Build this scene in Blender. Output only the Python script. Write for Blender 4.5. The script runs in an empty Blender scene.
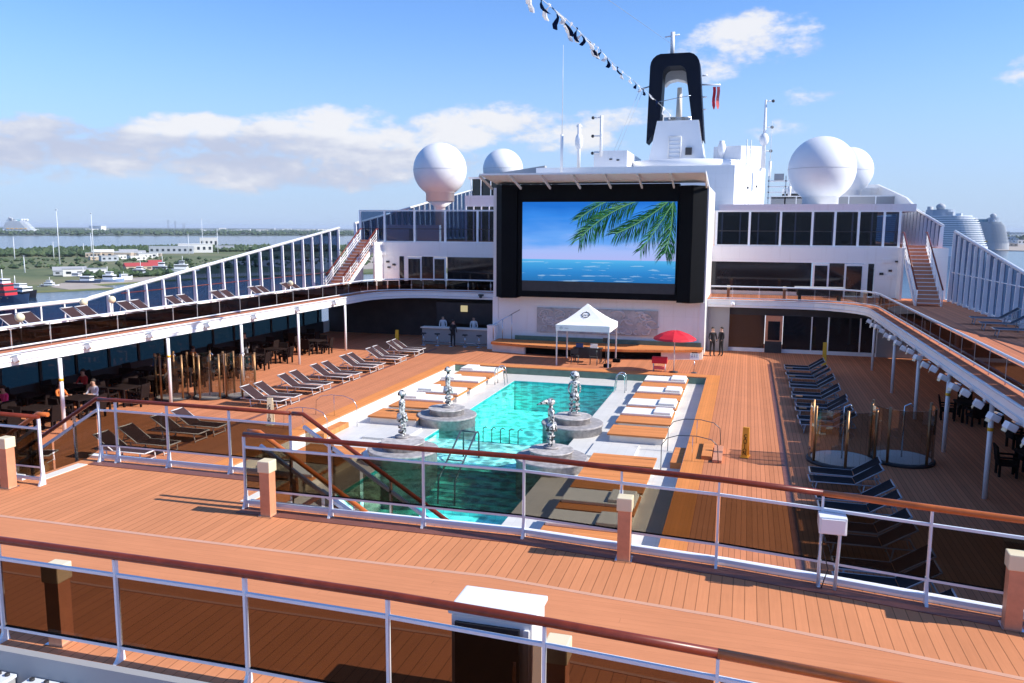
import bpy, bmesh, math, random
from mathutils import Vector, Matrix
random.seed(7)
PI = math.pi
S = 0.78            # the scene is laid out in plan units; one unit is 0.78 m, applied to every mesh at the end
sc = bpy.context.scene
C = sc.collection

# ------------------------------------------------------------------ camera
F, YH, ROLL, H = 820.0, 112.8, math.radians(0.34), 9.0
YAW = math.atan2(236, math.hypot(820, 112.8)); PITCH = math.atan(YH / F)
fw = Vector((-math.sin(YAW)*math.cos(PITCH), math.cos(YAW)*math.cos(PITCH), -math.sin(PITCH)))
rt = Vector((math.cos(YAW), math.sin(YAW), 0)); up = rt.cross(fw)
cr, sr = math.cos(ROLL), math.sin(ROLL)
r2 = cr*rt + sr*up; u2 = -sr*rt + cr*up
cam = bpy.data.objects.new('camera', bpy.data.cameras.new('camera')); C.objects.link(cam)
m3 = Matrix((r2, u2, -fw)).transposed()
cam.matrix_world = Matrix.Translation((0, 0, H*S)) @ m3.to_4x4()
cam.data.sensor_width = 36; cam.data.lens = F/1024*36
cam.data.clip_start = 0.1; cam.data.clip_end = 90000
sc.camera = cam

# ------------------------------------------------------------------ sun, sky, exposure
SUN = Vector((1.37, 0.05, 1.0)).normalized()
SUN_EL = math.asin(SUN.z); SUN_AZ = math.atan2(SUN.x, SUN.y)
sl = bpy.data.lights.new('sun', 'SUN'); sl.energy = 4.9; sl.angle = math.radians(0.5); sl.color = (1.0, 0.94, 0.84)
so = bpy.data.objects.new('sun', sl); C.objects.link(so)
so.rotation_euler = SUN.to_track_quat('Z', 'Y').to_euler()
so.location = (40, 20, 60)
sc.view_settings.view_transform = 'Standard'; sc.view_settings.look = 'None'
sc.view_settings.gamma = 1; sc.view_settings.use_curve_mapping = False
sc.view_settings.exposure = 0.42
sc.cycles.transparent_max_bounces = 32
sc.cycles.max_bounces = 8

W = bpy.data.worlds.new('World'); sc.world = W; W.use_nodes = True
nt = W.node_tree; nt.nodes.clear()
def wn(t, **k):
    n = nt.nodes.new(t)
    for a, b in k.items(): setattr(n, a, b)
    return n
def wm(op, a, b=None, c=None):
    n = wn('ShaderNodeMath', operation=op)
    for i, v in enumerate((a, b, c)):
        if v is None: continue
        if isinstance(v, (int, float)): n.inputs[i].default_value = v
        else: nt.links.new(v, n.inputs[i])
    return n.outputs[0]
sky = wn('ShaderNodeTexSky', sky_type='NISHITA')
sky.sun_disc = False; sky.sun_elevation = SUN_EL; sky.sun_rotation = SUN_AZ
sky.altitude = 0; sky.air_density = 1.0; sky.dust_density = 0.1; sky.ozone_density = 5.0
geo = wn('ShaderNodeNewGeometry')
sep = wn('ShaderNodeSeparateXYZ'); nt.links.new(geo.outputs['Incoming'], sep.inputs[0])
dx = wm('MULTIPLY', sep.outputs[0], -1); dy = wm('MULTIPLY', sep.outputs[1], -1); dz = wm('MULTIPLY', sep.outputs[2], -1)
az = wm('MULTIPLY', wm('ARCTAN2', dx, dy), 57.29578)      # degrees, 0 = ship's bow, positive to starboard
el = wm('MULTIPLY', wm('ARCSINE', dz), 57.29578)
def wnoise(sx, sy, off, scale, detail, rough):
    cx = wn('ShaderNodeCombineXYZ')
    nt.links.new(wm('MULTIPLY', az, sx), cx.inputs[0]); nt.links.new(wm('MULTIPLY', el, sy), cx.inputs[1]); cx.inputs[2].default_value = off
    n = wn('ShaderNodeTexNoise'); n.inputs['Scale'].default_value = scale; n.inputs['Detail'].default_value = detail
    n.inputs['Roughness'].default_value = rough
    nt.links.new(cx.outputs[0], n.inputs['Vector']); return n.outputs['Fac']
n1 = wnoise(0.5, 1.0, 3.1, 0.55, 9, 0.62)
n2 = wnoise(0.22, 1.0, 8.4, 0.5, 7, 0.6)
def blob(a, e, ra, re):
    u = wm('DIVIDE', wm('SUBTRACT', az, a), ra); v = wm('DIVIDE', wm('SUBTRACT', el, e), re)
    return wm('SUBTRACT', 1.0, wm('ADD', wm('MULTIPLY', u, u), wm('MULTIPLY', v, v)))
# (azimuth, elevation, half width, half height, weight)
def tree(lst):
    o = None
    for b in lst:
        x = blob(*b[:4])
        if len(b) > 4: x = wm('SUBTRACT', x, 1-b[4])
        o = x if o is None else wm('MAXIMUM', o, x)
    return o
low = tree([(-47, 4.2, 9, 1.9), (-36, 5.3, 8.5, 1.5), (-28.5, 5.4, 8, 1.9), (-25, 4.3, 8, 1.9), (-34.5, 4.0, 12, 1.6), (-43.5, 4.6, 8, 1.8)])
high = tree([(-37, 6.4, 4.2, 0.75), (-28.6, 6.9, 4.6, 1.0), (-16.8, 7.4, 4.4, 1.05), (-20.4, 6.2, 3.4, 1.4), (-8.4, 7.2, 3.6, 1.05), (-11, 6.0, 5.0, 1.3, 0.8), (-24.5, 6.0, 3.5, 0.8)])
puff = tree([(-0.6, 11.9, 4.0, 1.7), (0.6, 12.6, 3.0, 1.2), (-3.0, 11.0, 3.4, 1.6, 0.8), (14.8, 9.2, 1.4, 0.9, 0.8), (3.4, 8.6, 2.4, 1.0, 0.35), (1.6, 6.6, 3.0, 0.8, 0.3)])
field = wm('MAXIMUM', wm('MAXIMUM', low, high), puff)
dens = wm('ADD', wm('MAXIMUM', field, -1.5), wm('MULTIPLY', wm('SUBTRACT', n1, 0.5), 4.6))
def smooth(x, a, b):
    n = wn('ShaderNodeMapRange', interpolation_type='SMOOTHSTEP'); nt.links.new(x, n.inputs[0])
    n.inputs[1].default_value = a; n.inputs[2].default_value = b; return n.outputs[0]
mask = wm('MULTIPLY', smooth(dens, -0.15, 1.0), 0.93)
# the lit upper cloud is white, the flat base greyer and bluer
lit = wm('ADD', wm('MULTIPLY', smooth(wm('MAXIMUM', high, puff), -0.7, 0.9), 0.9), wm('ADD', wm('MULTIPLY', wm('SUBTRACT', n1, 0.5), 2.4), wm('MULTIPLY', wm('SUBTRACT', n2, 0.5), 2.2)))
lit = smooth(lit, -0.35, 1.0)
def wmix(f, a, b):
    n = wn('ShaderNodeMix', data_type='RGBA'); 
    if isinstance(f, (int, float)): n.inputs[0].default_value = f
    else: nt.links.new(f, n.inputs[0])
    for i, v in ((6, a), (7, b)):
        if isinstance(v, tuple): n.inputs[i].default_value = v
        else: nt.links.new(v, n.inputs[i])
    return n.outputs[2]
cc = wmix(lit, (2.85, 3.1, 3.95, 1), (4.75, 4.75, 4.9, 1))
tint = wn('ShaderNodeMix', data_type='RGBA', blend_type='MULTIPLY'); tint.inputs[0].default_value = 1
nt.links.new(sky.outputs[0], tint.inputs[6]); tint.inputs[7].default_value = (0.74, 0.88, 1.10, 1)
veil = smooth(el, 15.0, -1.0)
sk = wmix(wm('MULTIPLY', veil, 0.92), tint.outputs[2], (2.45, 3.2, 4.5, 1))
bgc = wmix(mask, sk, cc)
bg = wn('ShaderNodeBackground'); bg.inputs[1].default_value = 0.145
nt.links.new(bgc, bg.inputs[0]); wo = wn('ShaderNodeOutputWorld'); nt.links.new(bg.outputs[0], wo.inputs[0])

# ------------------------------------------------------------------ materials
MATS = {}
def mat(name, col, rough=0.6, metal=0.0, noise=0.0, nscale=3.0, spec=0.5, bump=0.0, bscale=20.0, emit=None, estr=0, coat=0.0):
    m = bpy.data.materials.new(name); m.use_nodes = True; MATS[name] = m
    n = m.node_tree.nodes; l = m.node_tree.links; p = n['Principled BSDF']
    p.inputs['Base Color'].default_value = (*col, 1); p.inputs['Roughness'].default_value = rough
    p.inputs['Metallic'].default_value = metal; p.inputs['Specular IOR Level'].default_value = spec
    p.inputs['Coat Weight'].default_value = coat
    if noise or bump:
        tc = n.new('ShaderNodeTexCoord')
    if noise:
        t = n.new('ShaderNodeTexNoise'); t.inputs['Scale'].default_value = nscale; t.inputs['Detail'].default_value = 6
        t.inputs['Roughness'].default_value = 0.65
        l.new(tc.outputs['Object'], t.inputs['Vector'])
        mr = n.new('ShaderNodeMapRange'); l.new(t.outputs['Fac'], mr.inputs[0])
        mr.inputs[1].default_value = 0.3; mr.inputs[2].default_value = 0.7
        mr.inputs[3].default_value = 1 - noise; mr.inputs[4].default_value = 1 + noise
        mx = n.new('ShaderNodeMix'); mx.data_type = 'RGBA'; mx.blend_type = 'MULTIPLY'; mx.inputs[0].default_value = 1
        mx.inputs[6].default_value = (*col, 1); l.new(mr.outputs[0], mx.inputs[7]); l.new(mx.outputs[2], p.inputs['Base Color'])
    if bump:
        t = n.new('ShaderNodeTexNoise'); t.inputs['Scale'].default_value = bscale; t.inputs['Detail'].default_value = 4
        l.new(tc.outputs['Object'], t.inputs['Vector'])
        b = n.new('ShaderNodeBump'); b.inputs['Strength'].default_value = bump; b.inputs['Distance'].default_value = 0.02
        l.new(t.outputs['Fac'], b.inputs['Height']); l.new(b.outputs[0], p.inputs['Normal'])
    if emit:
        p.inputs['Emission Color'].default_value = (*emit, 1); p.inputs['Emission Strength'].default_value = estr
    return m

def planks(name, col, period=0.126, axis=0, line=0.075, dark=0.45, rough=0.72, joint=60.0, var=0.11, blot=0.15):
    """boards running along one axis with dark caulked seams, per-board tone, worn blotches"""
    m = bpy.data.materials.new(name); m.use_nodes = True; MATS[name] = m
    n = m.node_tree.nodes; l = m.node_tree.links; p = n['Principled BSDF']
    def M(op, a, b=None, c=None):
        k = n.new('ShaderNodeMath'); k.operation = op
        for i, v in enumerate((a, b, c)):
            if v is None: continue
            if isinstance(v, (int, float)): k.inputs[i].default_value = v
            else: l.new(v, k.inputs[i])
        return k.outputs[0]
    tc = n.new('ShaderNodeTexCoord'); sp = n.new('ShaderNodeSeparateXYZ'); l.new(tc.outputs['Object'], sp.inputs[0])
    a = M('DIVIDE', sp.outputs[axis], period); fr = M('FRACT', a); idn = M('FLOOR', a)
    seam = M('LESS_THAN', fr, line)
    wn_ = n.new('ShaderNodeTexWhiteNoise'); wn_.noise_dimensions = '1D'; l.new(idn, wn_.inputs['W'])
    along = M('ADD', sp.outputs[1 - axis], M('MULTIPLY', wn_.outputs[0], 7.0))
    jf = M('FRACT', M('DIVIDE', along, joint)); js = M('LESS_THAN', jf, 0.010/joint)
    seam = M('MAXIMUM', seam, js)
    w2 = n.new('ShaderNodeTexWhiteNoise'); w2.noise_dimensions = '2D'
    cx = n.new('ShaderNodeCombineXYZ'); l.new(idn, cx.inputs[0]); l.new(M('FLOOR', M('DIVIDE', along, joint)), cx.inputs[1]); l.new(cx.outputs[0], w2.inputs['Vector'])
    t = n.new('ShaderNodeTexNoise'); t.inputs['Scale'].default_value = 0.7; t.inputs['Detail'].default_value = 7; t.inputs['Roughness'].default_value = 0.7
    l.new(tc.outputs['Object'], t.inputs['Vector'])
    mp = n.new('ShaderNodeMapping'); mp.inputs['Scale'].default_value = (30, 1.5, 1) if axis == 0 else (1.5, 30, 1); l.new(tc.outputs['Object'], mp.inputs[0])
    g = n.new('ShaderNodeTexNoise'); g.inputs['Scale'].default_value = 1.5; g.inputs['Detail'].default_value = 5; l.new(mp.outputs[0], g.inputs['Vector'])
    f = M('ADD', 1.0, M('MULTIPLY', M('SUBTRACT', w2.outputs[0], 0.5), var*2))
    f = M('ADD', f, M('MULTIPLY', M('SUBTRACT', t.outputs['Fac'], 0.5), blot*2.4))
    f = M('ADD', f, M('MULTIPLY', M('SUBTRACT', g.outputs['Fac'], 0.5), 0.22))
    f = M('MULTIPLY', f, M('SUBTRACT', 1.0, M('MULTIPLY', seam, 1 - dark)))
    mx = n.new('ShaderNodeMix'); mx.data_type = 'RGBA'; mx.blend_type = 'MULTIPLY'; mx.inputs[0].default_value = 1
    mx.inputs[6].default_value = (*col, 1); l.new(f, mx.inputs[7]); l.new(mx.outputs[2], p.inputs['Base Color'])
    rr = M('ADD', rough, M('MULTIPLY', M('SUBTRACT', t.outputs['Fac'], 0.5), 0.5)); l.new(rr, p.inputs['Roughness'])
    p.inputs['Specular IOR Level'].default_value = 0.04
    b = n.new('ShaderNodeBump'); b.inputs['Strength'].default_value = 0.35; b.inputs['Distance'].default_value = 0.004; b.invert = True
    l.new(seam, b.inputs['Height']); l.new(b.outputs[0], p.inputs['Normal'])
    return m

def tiles(name, col, size=0.3, grout=0.05, rough=0.35, var=0.08, gcol=0.75, tint=None):
    m = bpy.data.materials.new(name); m.use_nodes = True; MATS[name] = m
    n = m.node_tree.nodes; l = m.node_tree.links; p = n['Principled BSDF']
    tc = n.new('ShaderNodeTexCoord'); br = n.new('ShaderNodeTexBrick'); br.offset = 0
    br.inputs['Scale'].default_value = 1/size; br.inputs['Brick Width'].default_value = 1; br.inputs['Row Height'].default_value = 1
    br.inputs['Mortar Size'].default_value = grout
    c1 = tuple(c*(1-var) for c in col); c2 = tuple(min(1, c*(1+var)) for c in col)
    br.inputs['Color1'].default_value = (*c1, 1); br.inputs['Color2'].default_value = (*(tint or c2), 1); br.inputs['Mortar'].default_value = (*[c*gcol for c in col], 1)
    l.new(tc.outputs['Object'], br.inputs['Vector'])
    t = n.new('ShaderNodeTexNoise'); t.inputs['Scale'].default_value = 0.8; t.inputs['Detail'].default_value = 6; l.new(tc.outputs['Object'], t.inputs['Vector'])
    mr = n.new('ShaderNodeMapRange'); l.new(t.outputs['Fac'], mr.inputs[0]); mr.inputs[3].default_value = 0.82; mr.inputs[4].default_value = 1.1
    mx = n.new('ShaderNodeMix'); mx.data_type = 'RGBA'; mx.blend_type = 'MULTIPLY'; mx.inputs[0].default_value = 1
    l.new(br.outputs['Color'], mx.inputs[6]); l.new(mr.outputs[0], mx.inputs[7]); l.new(mx.outputs[2], p.inputs['Base Color'])
    p.inputs['Roughness'].default_value = rough
    return m

def glass(name, tintc, gloss=1.0, rough=0.03):
    """tinted pane: each of the two faces of a pane lets through the root of the pane's colour"""
    m = bpy.data.materials.new(name); m.use_nodes = True; MATS[name] = m
    n = m.node_tree.nodes; l = m.node_tree.links; n.remove(n['Principled BSDF'])
    tr = n.new('ShaderNodeBsdfTransparent'); tr.inputs[0].default_value = (*[math.sqrt(c) for c in tintc], 1)
    gl = n.new('ShaderNodeBsdfGlossy'); gl.inputs['Roughness'].default_value = rough
    fr = n.new('ShaderNodeFresnel'); fr.inputs['IOR'].default_value = 1.45
    k = n.new('ShaderNodeMath'); k.operation = 'MULTIPLY'; l.new(fr.outputs[0], k.inputs[0]); k.inputs[1].default_value = gloss
    g = n.new('ShaderNodeNewGeometry'); k2 = n.new('ShaderNodeMath'); k2.operation = 'SUBTRACT'; k2.inputs[0].default_value = 1; l.new(g.outputs['Backfacing'], k2.inputs[1])
    k3 = n.new('ShaderNodeMath'); k3.operation = 'MULTIPLY'; l.new(k.outputs[0], k3.inputs[0]); l.new(k2.outputs[0], k3.inputs[1])
    mx = n.new('ShaderNodeMixShader'); l.new(k3.outputs[0], mx.inputs[0]); l.new(tr.outputs[0], mx.inputs[1]); l.new(gl.outputs[0], mx.inputs[2])
    l.new(mx.outputs[0], n['Material Output'].inputs[0]); return m

planks('teak', (0.60, 0.245, 0.118), dark=0.52, var=0.06)
planks('teak_pool', (0.57, 0.222, 0.112), line=0.09)
planks('teak_cross', (0.60, 0.245, 0.122), axis=1, period=0.10, line=0.05, dark=0.85, var=0.02, joint=30)
planks('teak_border', (0.68, 0.25, 0.08), axis=0, period=0.10, line=0.06, dark=0.75, var=0.05)
planks('teak_bed', (0.64, 0.245, 0.09), axis=1, period=0.11, line=0.07, dark=0.6)
planks('teak_side', (0.55, 0.21, 0.115), axis=0, period=0.126, line=0.08)
mat('seam_pale', (0.66, 0.36, 0.24), 0.5, noise=0.05)
mat('dark_maroon', (0.20, 0.075, 0.055), 0.5, noise=0.2)
mat('white', (0.87, 0.865, 0.865), 0.38, noise=0.05, nscale=0.7)
def plate(name, col, w_=2.4, h_=1.1, seam=0.90):
    m = bpy.data.materials.new(name); m.use_nodes = True; MATS[name] = m
    n = m.node_tree.nodes; l = m.node_tree.links; p = n['Principled BSDF']
    tc = n.new('ShaderNodeTexCoord'); sp = n.new('ShaderNodeSeparateXYZ'); l.new(tc.outputs['Object'], sp.inputs[0])
    ad = n.new('ShaderNodeMath'); ad.operation = 'ADD'; l.new(sp.outputs[0], ad.inputs[0]); l.new(sp.outputs[1], ad.inputs[1])
    cx = n.new('ShaderNodeCombineXYZ'); l.new(ad.outputs[0], cx.inputs[0]); l.new(sp.outputs[2], cx.inputs[1])
    br = n.new('ShaderNodeTexBrick'); br.offset = 0.5; br.inputs['Scale'].default_value = 1; br.inputs['Brick Width'].default_value = w_; br.inputs['Row Height'].default_value = h_
    br.inputs['Mortar Size'].default_value = 0.012; br.inputs['Mortar Smooth'].default_value = 0.5
    br.inputs['Color1'].default_value = (*col, 1); br.inputs['Color2'].default_value = (*[c*0.965 for c in col], 1); br.inputs['Mortar'].default_value = (*[c*seam for c in col], 1)
    l.new(cx.outputs[0], br.inputs['Vector'])
    mp = n.new('ShaderNodeMapping'); mp.inputs['Scale'].default_value = (2.2, 2.2, 0.18); l.new(tc.outputs['Object'], mp.inputs[0])
    t = n.new('ShaderNodeTexNoise'); t.inputs['Scale'].default_value = 2.0; t.inputs['Detail'].default_value = 6; l.new(mp.outputs[0], t.inputs['Vector'])
    mr = n.new('ShaderNodeMapRange'); l.new(t.outputs['Fac'], mr.inputs[0]); mr.inputs[1].default_value = 0.56; mr.inputs[2].default_value = 0.78; mr.inputs[3].default_value = 0.0; mr.inputs[4].default_value = 0.22
    mx = n.new('ShaderNodeMix'); mx.data_type = 'RGBA'; l.new(mr.outputs[0], mx.inputs[0]); l.new(br.outputs['Color'], mx.inputs[6]); mx.inputs[7].default_value = (0.52, 0.44, 0.36, 1)
    l.new(mx.outputs[2], p.inputs['Base Color']); p.inputs['Roughness'].default_value = 0.38
    t2 = n.new('ShaderNodeTexNoise'); t2.inputs['Scale'].default_value = 1.3; l.new(tc.outputs['Object'], t2.inputs['Vector'])
    b = n.new('ShaderNodeBump'); b.inputs['Strength'].default_value = 0.25; b.inputs['Distance'].default_value = 0.03; l.new(t2.outputs['Fac'], b.inputs['Height']); l.new(b.outputs[0], p.inputs['Normal'])
def cloth(name, col, tr=0.45):
    m = bpy.data.materials.new(name); m.use_nodes = True; MATS[name] = m
    n = m.node_tree.nodes; l = m.node_tree.links; n.remove(n['Principled BSDF'])
    d = n.new('ShaderNodeBsdfDiffuse'); t = n.new('ShaderNodeBsdfTranslucent'); mx = n.new('ShaderNodeMixShader'); mx.inputs[0].default_value = tr
    d.inputs[0].default_value = (*col, 1); t.inputs[0].default_value = (*col, 1)
    l.new(d.outputs[0], mx.inputs[1]); l.new(t.outputs[0], mx.inputs[2]); l.new(mx.outputs[0], n['Material Output'].inputs[0])
plate('white_plate', (0.87, 0.865, 0.865))
cloth('flag_white', (0.85, 0.85, 0.86)); cloth('flag_navy', (0.01, 0.02, 0.06), 0.2); cloth('flag_red', (0.65, 0.02, 0.03))
mat('white_gloss', (0.82, 0.83, 0.85), 0.22, noise=0.03, nscale=1.0)
mat('dome_white', (0.80, 0.81, 0.83), 0.42, noise=0.03, nscale=0.4)
mat('white_rail', (0.70, 0.74, 0.80), 0.3, noise=0.04)
mat('fin_white', (0.88, 0.91, 0.95), 0.35, noise=0.05)
mat('handrail_wood', (0.17, 0.028, 0.012), 0.33, noise=0.3, nscale=6, coat=0.12, spec=0.35)
mat('handrail_new', (0.50, 0.13, 0.03), 0.33, noise=0.2, nscale=6, coat=0.12, spec=0.35)
mat('post_wood', (0.62, 0.27, 0.15), 0.5, noise=0.12, nscale=8)
mat('lamp_cap', (0.78, 0.68, 0.46), 0.35, noise=0.03)
mat('steel', (0.62, 0.65, 0.68), 0.22, metal=1.0)
mat('steel_dark', (0.09, 0.12, 0.14), 0.35, metal=0.6)
mat('brass', (0.34, 0.19, 0.09), 0.40, metal=0.7, noise=0.25)
mat('black', (0.003, 0.0035, 0.005), 0.7, noise=0.2, nscale=5, spec=0.10)
mat('near_black', (0.03, 0.03, 0.034), 0.6, noise=0.2)
mat('funnel_black', (0.004, 0.006, 0.016), 0.5, noise=0.2, nscale=0.8, spec=0.2)
mat('rubber', (0.03, 0.03, 0.03), 0.8)
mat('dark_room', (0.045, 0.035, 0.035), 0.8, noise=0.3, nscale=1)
mat('ceiling_panel', (0.30, 0.30, 0.32), 0.7, noise=0.1)
mat('dark_glass', (0.012, 0.013, 0.017), 0.06, noise=0.3, nscale=0.6, spec=0.6)
mat('sling', (0.055, 0.030, 0.032), 0.85, spec=0.15, bump=0.4, bscale=120, noise=0.12)
mat('sling_navy', (0.012, 0.011, 0.014), 0.85, spec=0.15, bump=0.4, bscale=120, noise=0.12)
mat('sling_blue', (0.008, 0.025, 0.05), 0.75, bump=0.4, bscale=120, noise=0.12)
mat('frame_white', (0.66, 0.64, 0.64), 0.4)
mat('frame_grey', (0.34, 0.37, 0.41), 0.35)
mat('cushion', (0.80, 0.79, 0.75), 0.85, bump=0.3, bscale=30, noise=0.04)
mat('cream_base', (0.74, 0.70, 0.64), 0.6, noise=0.06)
mat('green_wall', (0.10, 0.19, 0.15), 0.35, noise=0.25, nscale=2.0)
mat('stone', (0.34, 0.32, 0.32), 0.7, noise=0.35, nscale=6, bump=0.5, bscale=15)
mat('stone_top', (0.48, 0.45, 0.43), 0.6, noise=0.4, nscale=5, bump=0.5, bscale=15)
mat('canvas', (0.82, 0.82, 0.82), 0.8, noise=0.03)
mat('canopy_cream', (0.82, 0.81, 0.78), 0.7, noise=0.05)
mat('red_cloth', (0.65, 0.012, 0.03), 0.7, noise=0.1)
mat('red_pale', (0.80, 0.16, 0.14), 0.7, noise=0.1)
mat('yellow', (0.80, 0.46, 0.02), 0.45, noise=0.05)
mat('orange_sign', (0.95, 0.42, 0.03), 0.45, noise=0.05)
mat('wicker', (0.020, 0.012, 0.011), 0.9, spec=0.1, bump=0.8, bscale=60, noise=0.3, nscale=20)
mat('tan', (0.50, 0.25, 0.12), 0.7, noise=0.2)
mat('mid_grey', (0.34, 0.34, 0.35), 0.6)  # one even mid grey for walls, posts, boxes and seams
mat('mural', (0.46, 0.44, 0.44), 0.45, noise=0.35, nscale=1.6)
mat('mural_pale', (0.62, 0.60, 0.60), 0.45, noise=0.25, nscale=2.0)
mat('skin', (0.48, 0.28, 0.20), 0.6); mat('hair', (0.02, 0.014, 0.012), 0.7)
mat('cloth_black', (0.012, 0.012, 0.016), 0.85); mat('cloth_pink', (0.75, 0.05, 0.22), 0.85); mat('cloth_orange', (0.65, 0.18, 0.04), 0.85)
mat('cloth_white', (0.72, 0.72, 0.75), 0.85); mat('cloth_blue', (0.05, 0.10, 0.25), 0.85); mat('cloth_grey', (0.2, 0.2, 0.22), 0.85); mat('cloth_red', (0.4, 0.03, 0.03), 0.85)
mat('hull_white', (0.78, 0.79, 0.80), 0.4, noise=0.05, nscale=0.05)
mat('boat_red', (0.55, 0.03, 0.04), 0.5); mat('boat_blue', (0.03, 0.06, 0.13), 0.4); mat('boat_white', (0.78, 0.79, 0.8), 0.4)
mat('boat_pale_blue', (0.30, 0.42, 0.62), 0.5); mat('boat_dark', (0.02, 0.02, 0.03), 0.5); mat('boat_yellow', (0.7, 0.4, 0.04), 0.5)
mat('house_white', (0.72, 0.71, 0.68), 0.7, noise=0.08, nscale=0.05); mat('house_grey', (0.40, 0.43, 0.47), 0.7, noise=0.08, nscale=0.05)
mat('roof_red', (0.40, 0.06, 0.06), 0.7, noise=0.1, nscale=0.1); mat('roof_grey', (0.35, 0.36, 0.38), 0.7); mat('window_dark', (0.03, 0.04, 0.05), 0.2)
mat('house_tan', (0.52, 0.42, 0.32), 0.7)
mat('leaf_a', (0.030, 0.060, 0.018), 0.8, noise=0.4, nscale=0.2); mat('leaf_b', (0.050, 0.080, 0.026), 0.8, noise=0.4, nscale=0.2); mat('bark', (0.12, 0.085, 0.06), 0.9)
mat('tower_steel', (0.16, 0.18, 0.22), 0.6); mat('liner_white', (0.82, 0.84, 0.87), 0.5); mat('liner_glass', (0.30, 0.36, 0.44), 0.4)
mat('liner_teal', (0.14, 0.30, 0.36), 0.4); mat('solar', (0.10, 0.14, 0.26), 0.35)
glass('glass_fore', (0.17, 0.125, 0.095), 0.3)
glass('glass_front', (0.25, 0.22, 0.17), 0.3)
glass('glass_side', (0.022, 0.016, 0.016), 0.6)
glass('glass_deck', (0.55, 0.56, 0.56), 0.9)
glass('glass_blue', (0.10, 0.16, 0.27), 0.7)
glass('glass_teal', (0.030, 0.062, 0.075), 0.7)
glass('glass_screen', (0.52, 0.50, 0.46), 2.0)
glass('glass_clear', (0.80, 0.86, 0.87), 0.9)
tiles('tile_white', (0.74, 0.72, 0.67), 0.30, 0.02, var=0.03, gcol=0.85)
tiles('tile_pool', (0.17, 0.79, 0.69), 0.28, 0.03, 0.3, 0.10)
tiles('tile_pool_deep', (0.03, 0.42, 0.42), 0.28, 0.03, 0.3, 0.12)
tiles('tile_shelf', (0.58, 0.92, 0.80), 0.28, 0.03, 0.3, 0.06)
tiles('tile_dark', (0.05, 0.42, 0.43), 0.28, 0.03, 0.3, 0.12)

# coloured splinters of mirror for the statues
m = bpy.data.materials.new('mirror_mosaic'); m.use_nodes = True; MATS['mirror_mosaic'] = m
n = m.node_tree.nodes; l = m.node_tree.links; p = n['Principled BSDF']
tc = n.new('ShaderNodeTexCoord'); vo = n.new('ShaderNodeTexVoronoi'); vo.inputs['Scale'].default_value = 17; l.new(tc.outputs['Object'], vo.inputs['Vector'])
sp = n.new('ShaderNodeSeparateColor'); l.new(vo.outputs['Color'], sp.inputs[0])
rp = n.new('ShaderNodeValToRGB'); rp.color_ramp.interpolation = 'CONSTANT'; rp.color_ramp.elements[0].color = (0.035, 0.04, 0.045, 1)
rp.color_ramp.elements[1].position = 0.30; rp.color_ramp.elements[1].color = (0.30, 0.31, 0.32, 1)
e = rp.color_ramp.elements.new(0.55); e.color = (0.72, 0.72, 0.70, 1)
l.new(sp.outputs[0], rp.inputs[0]); l.new(rp.outputs[0], p.inputs['Base Color']); p.inputs['Roughness'].default_value = 0.35; p.inputs['Metallic'].default_value = 0.25

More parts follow.
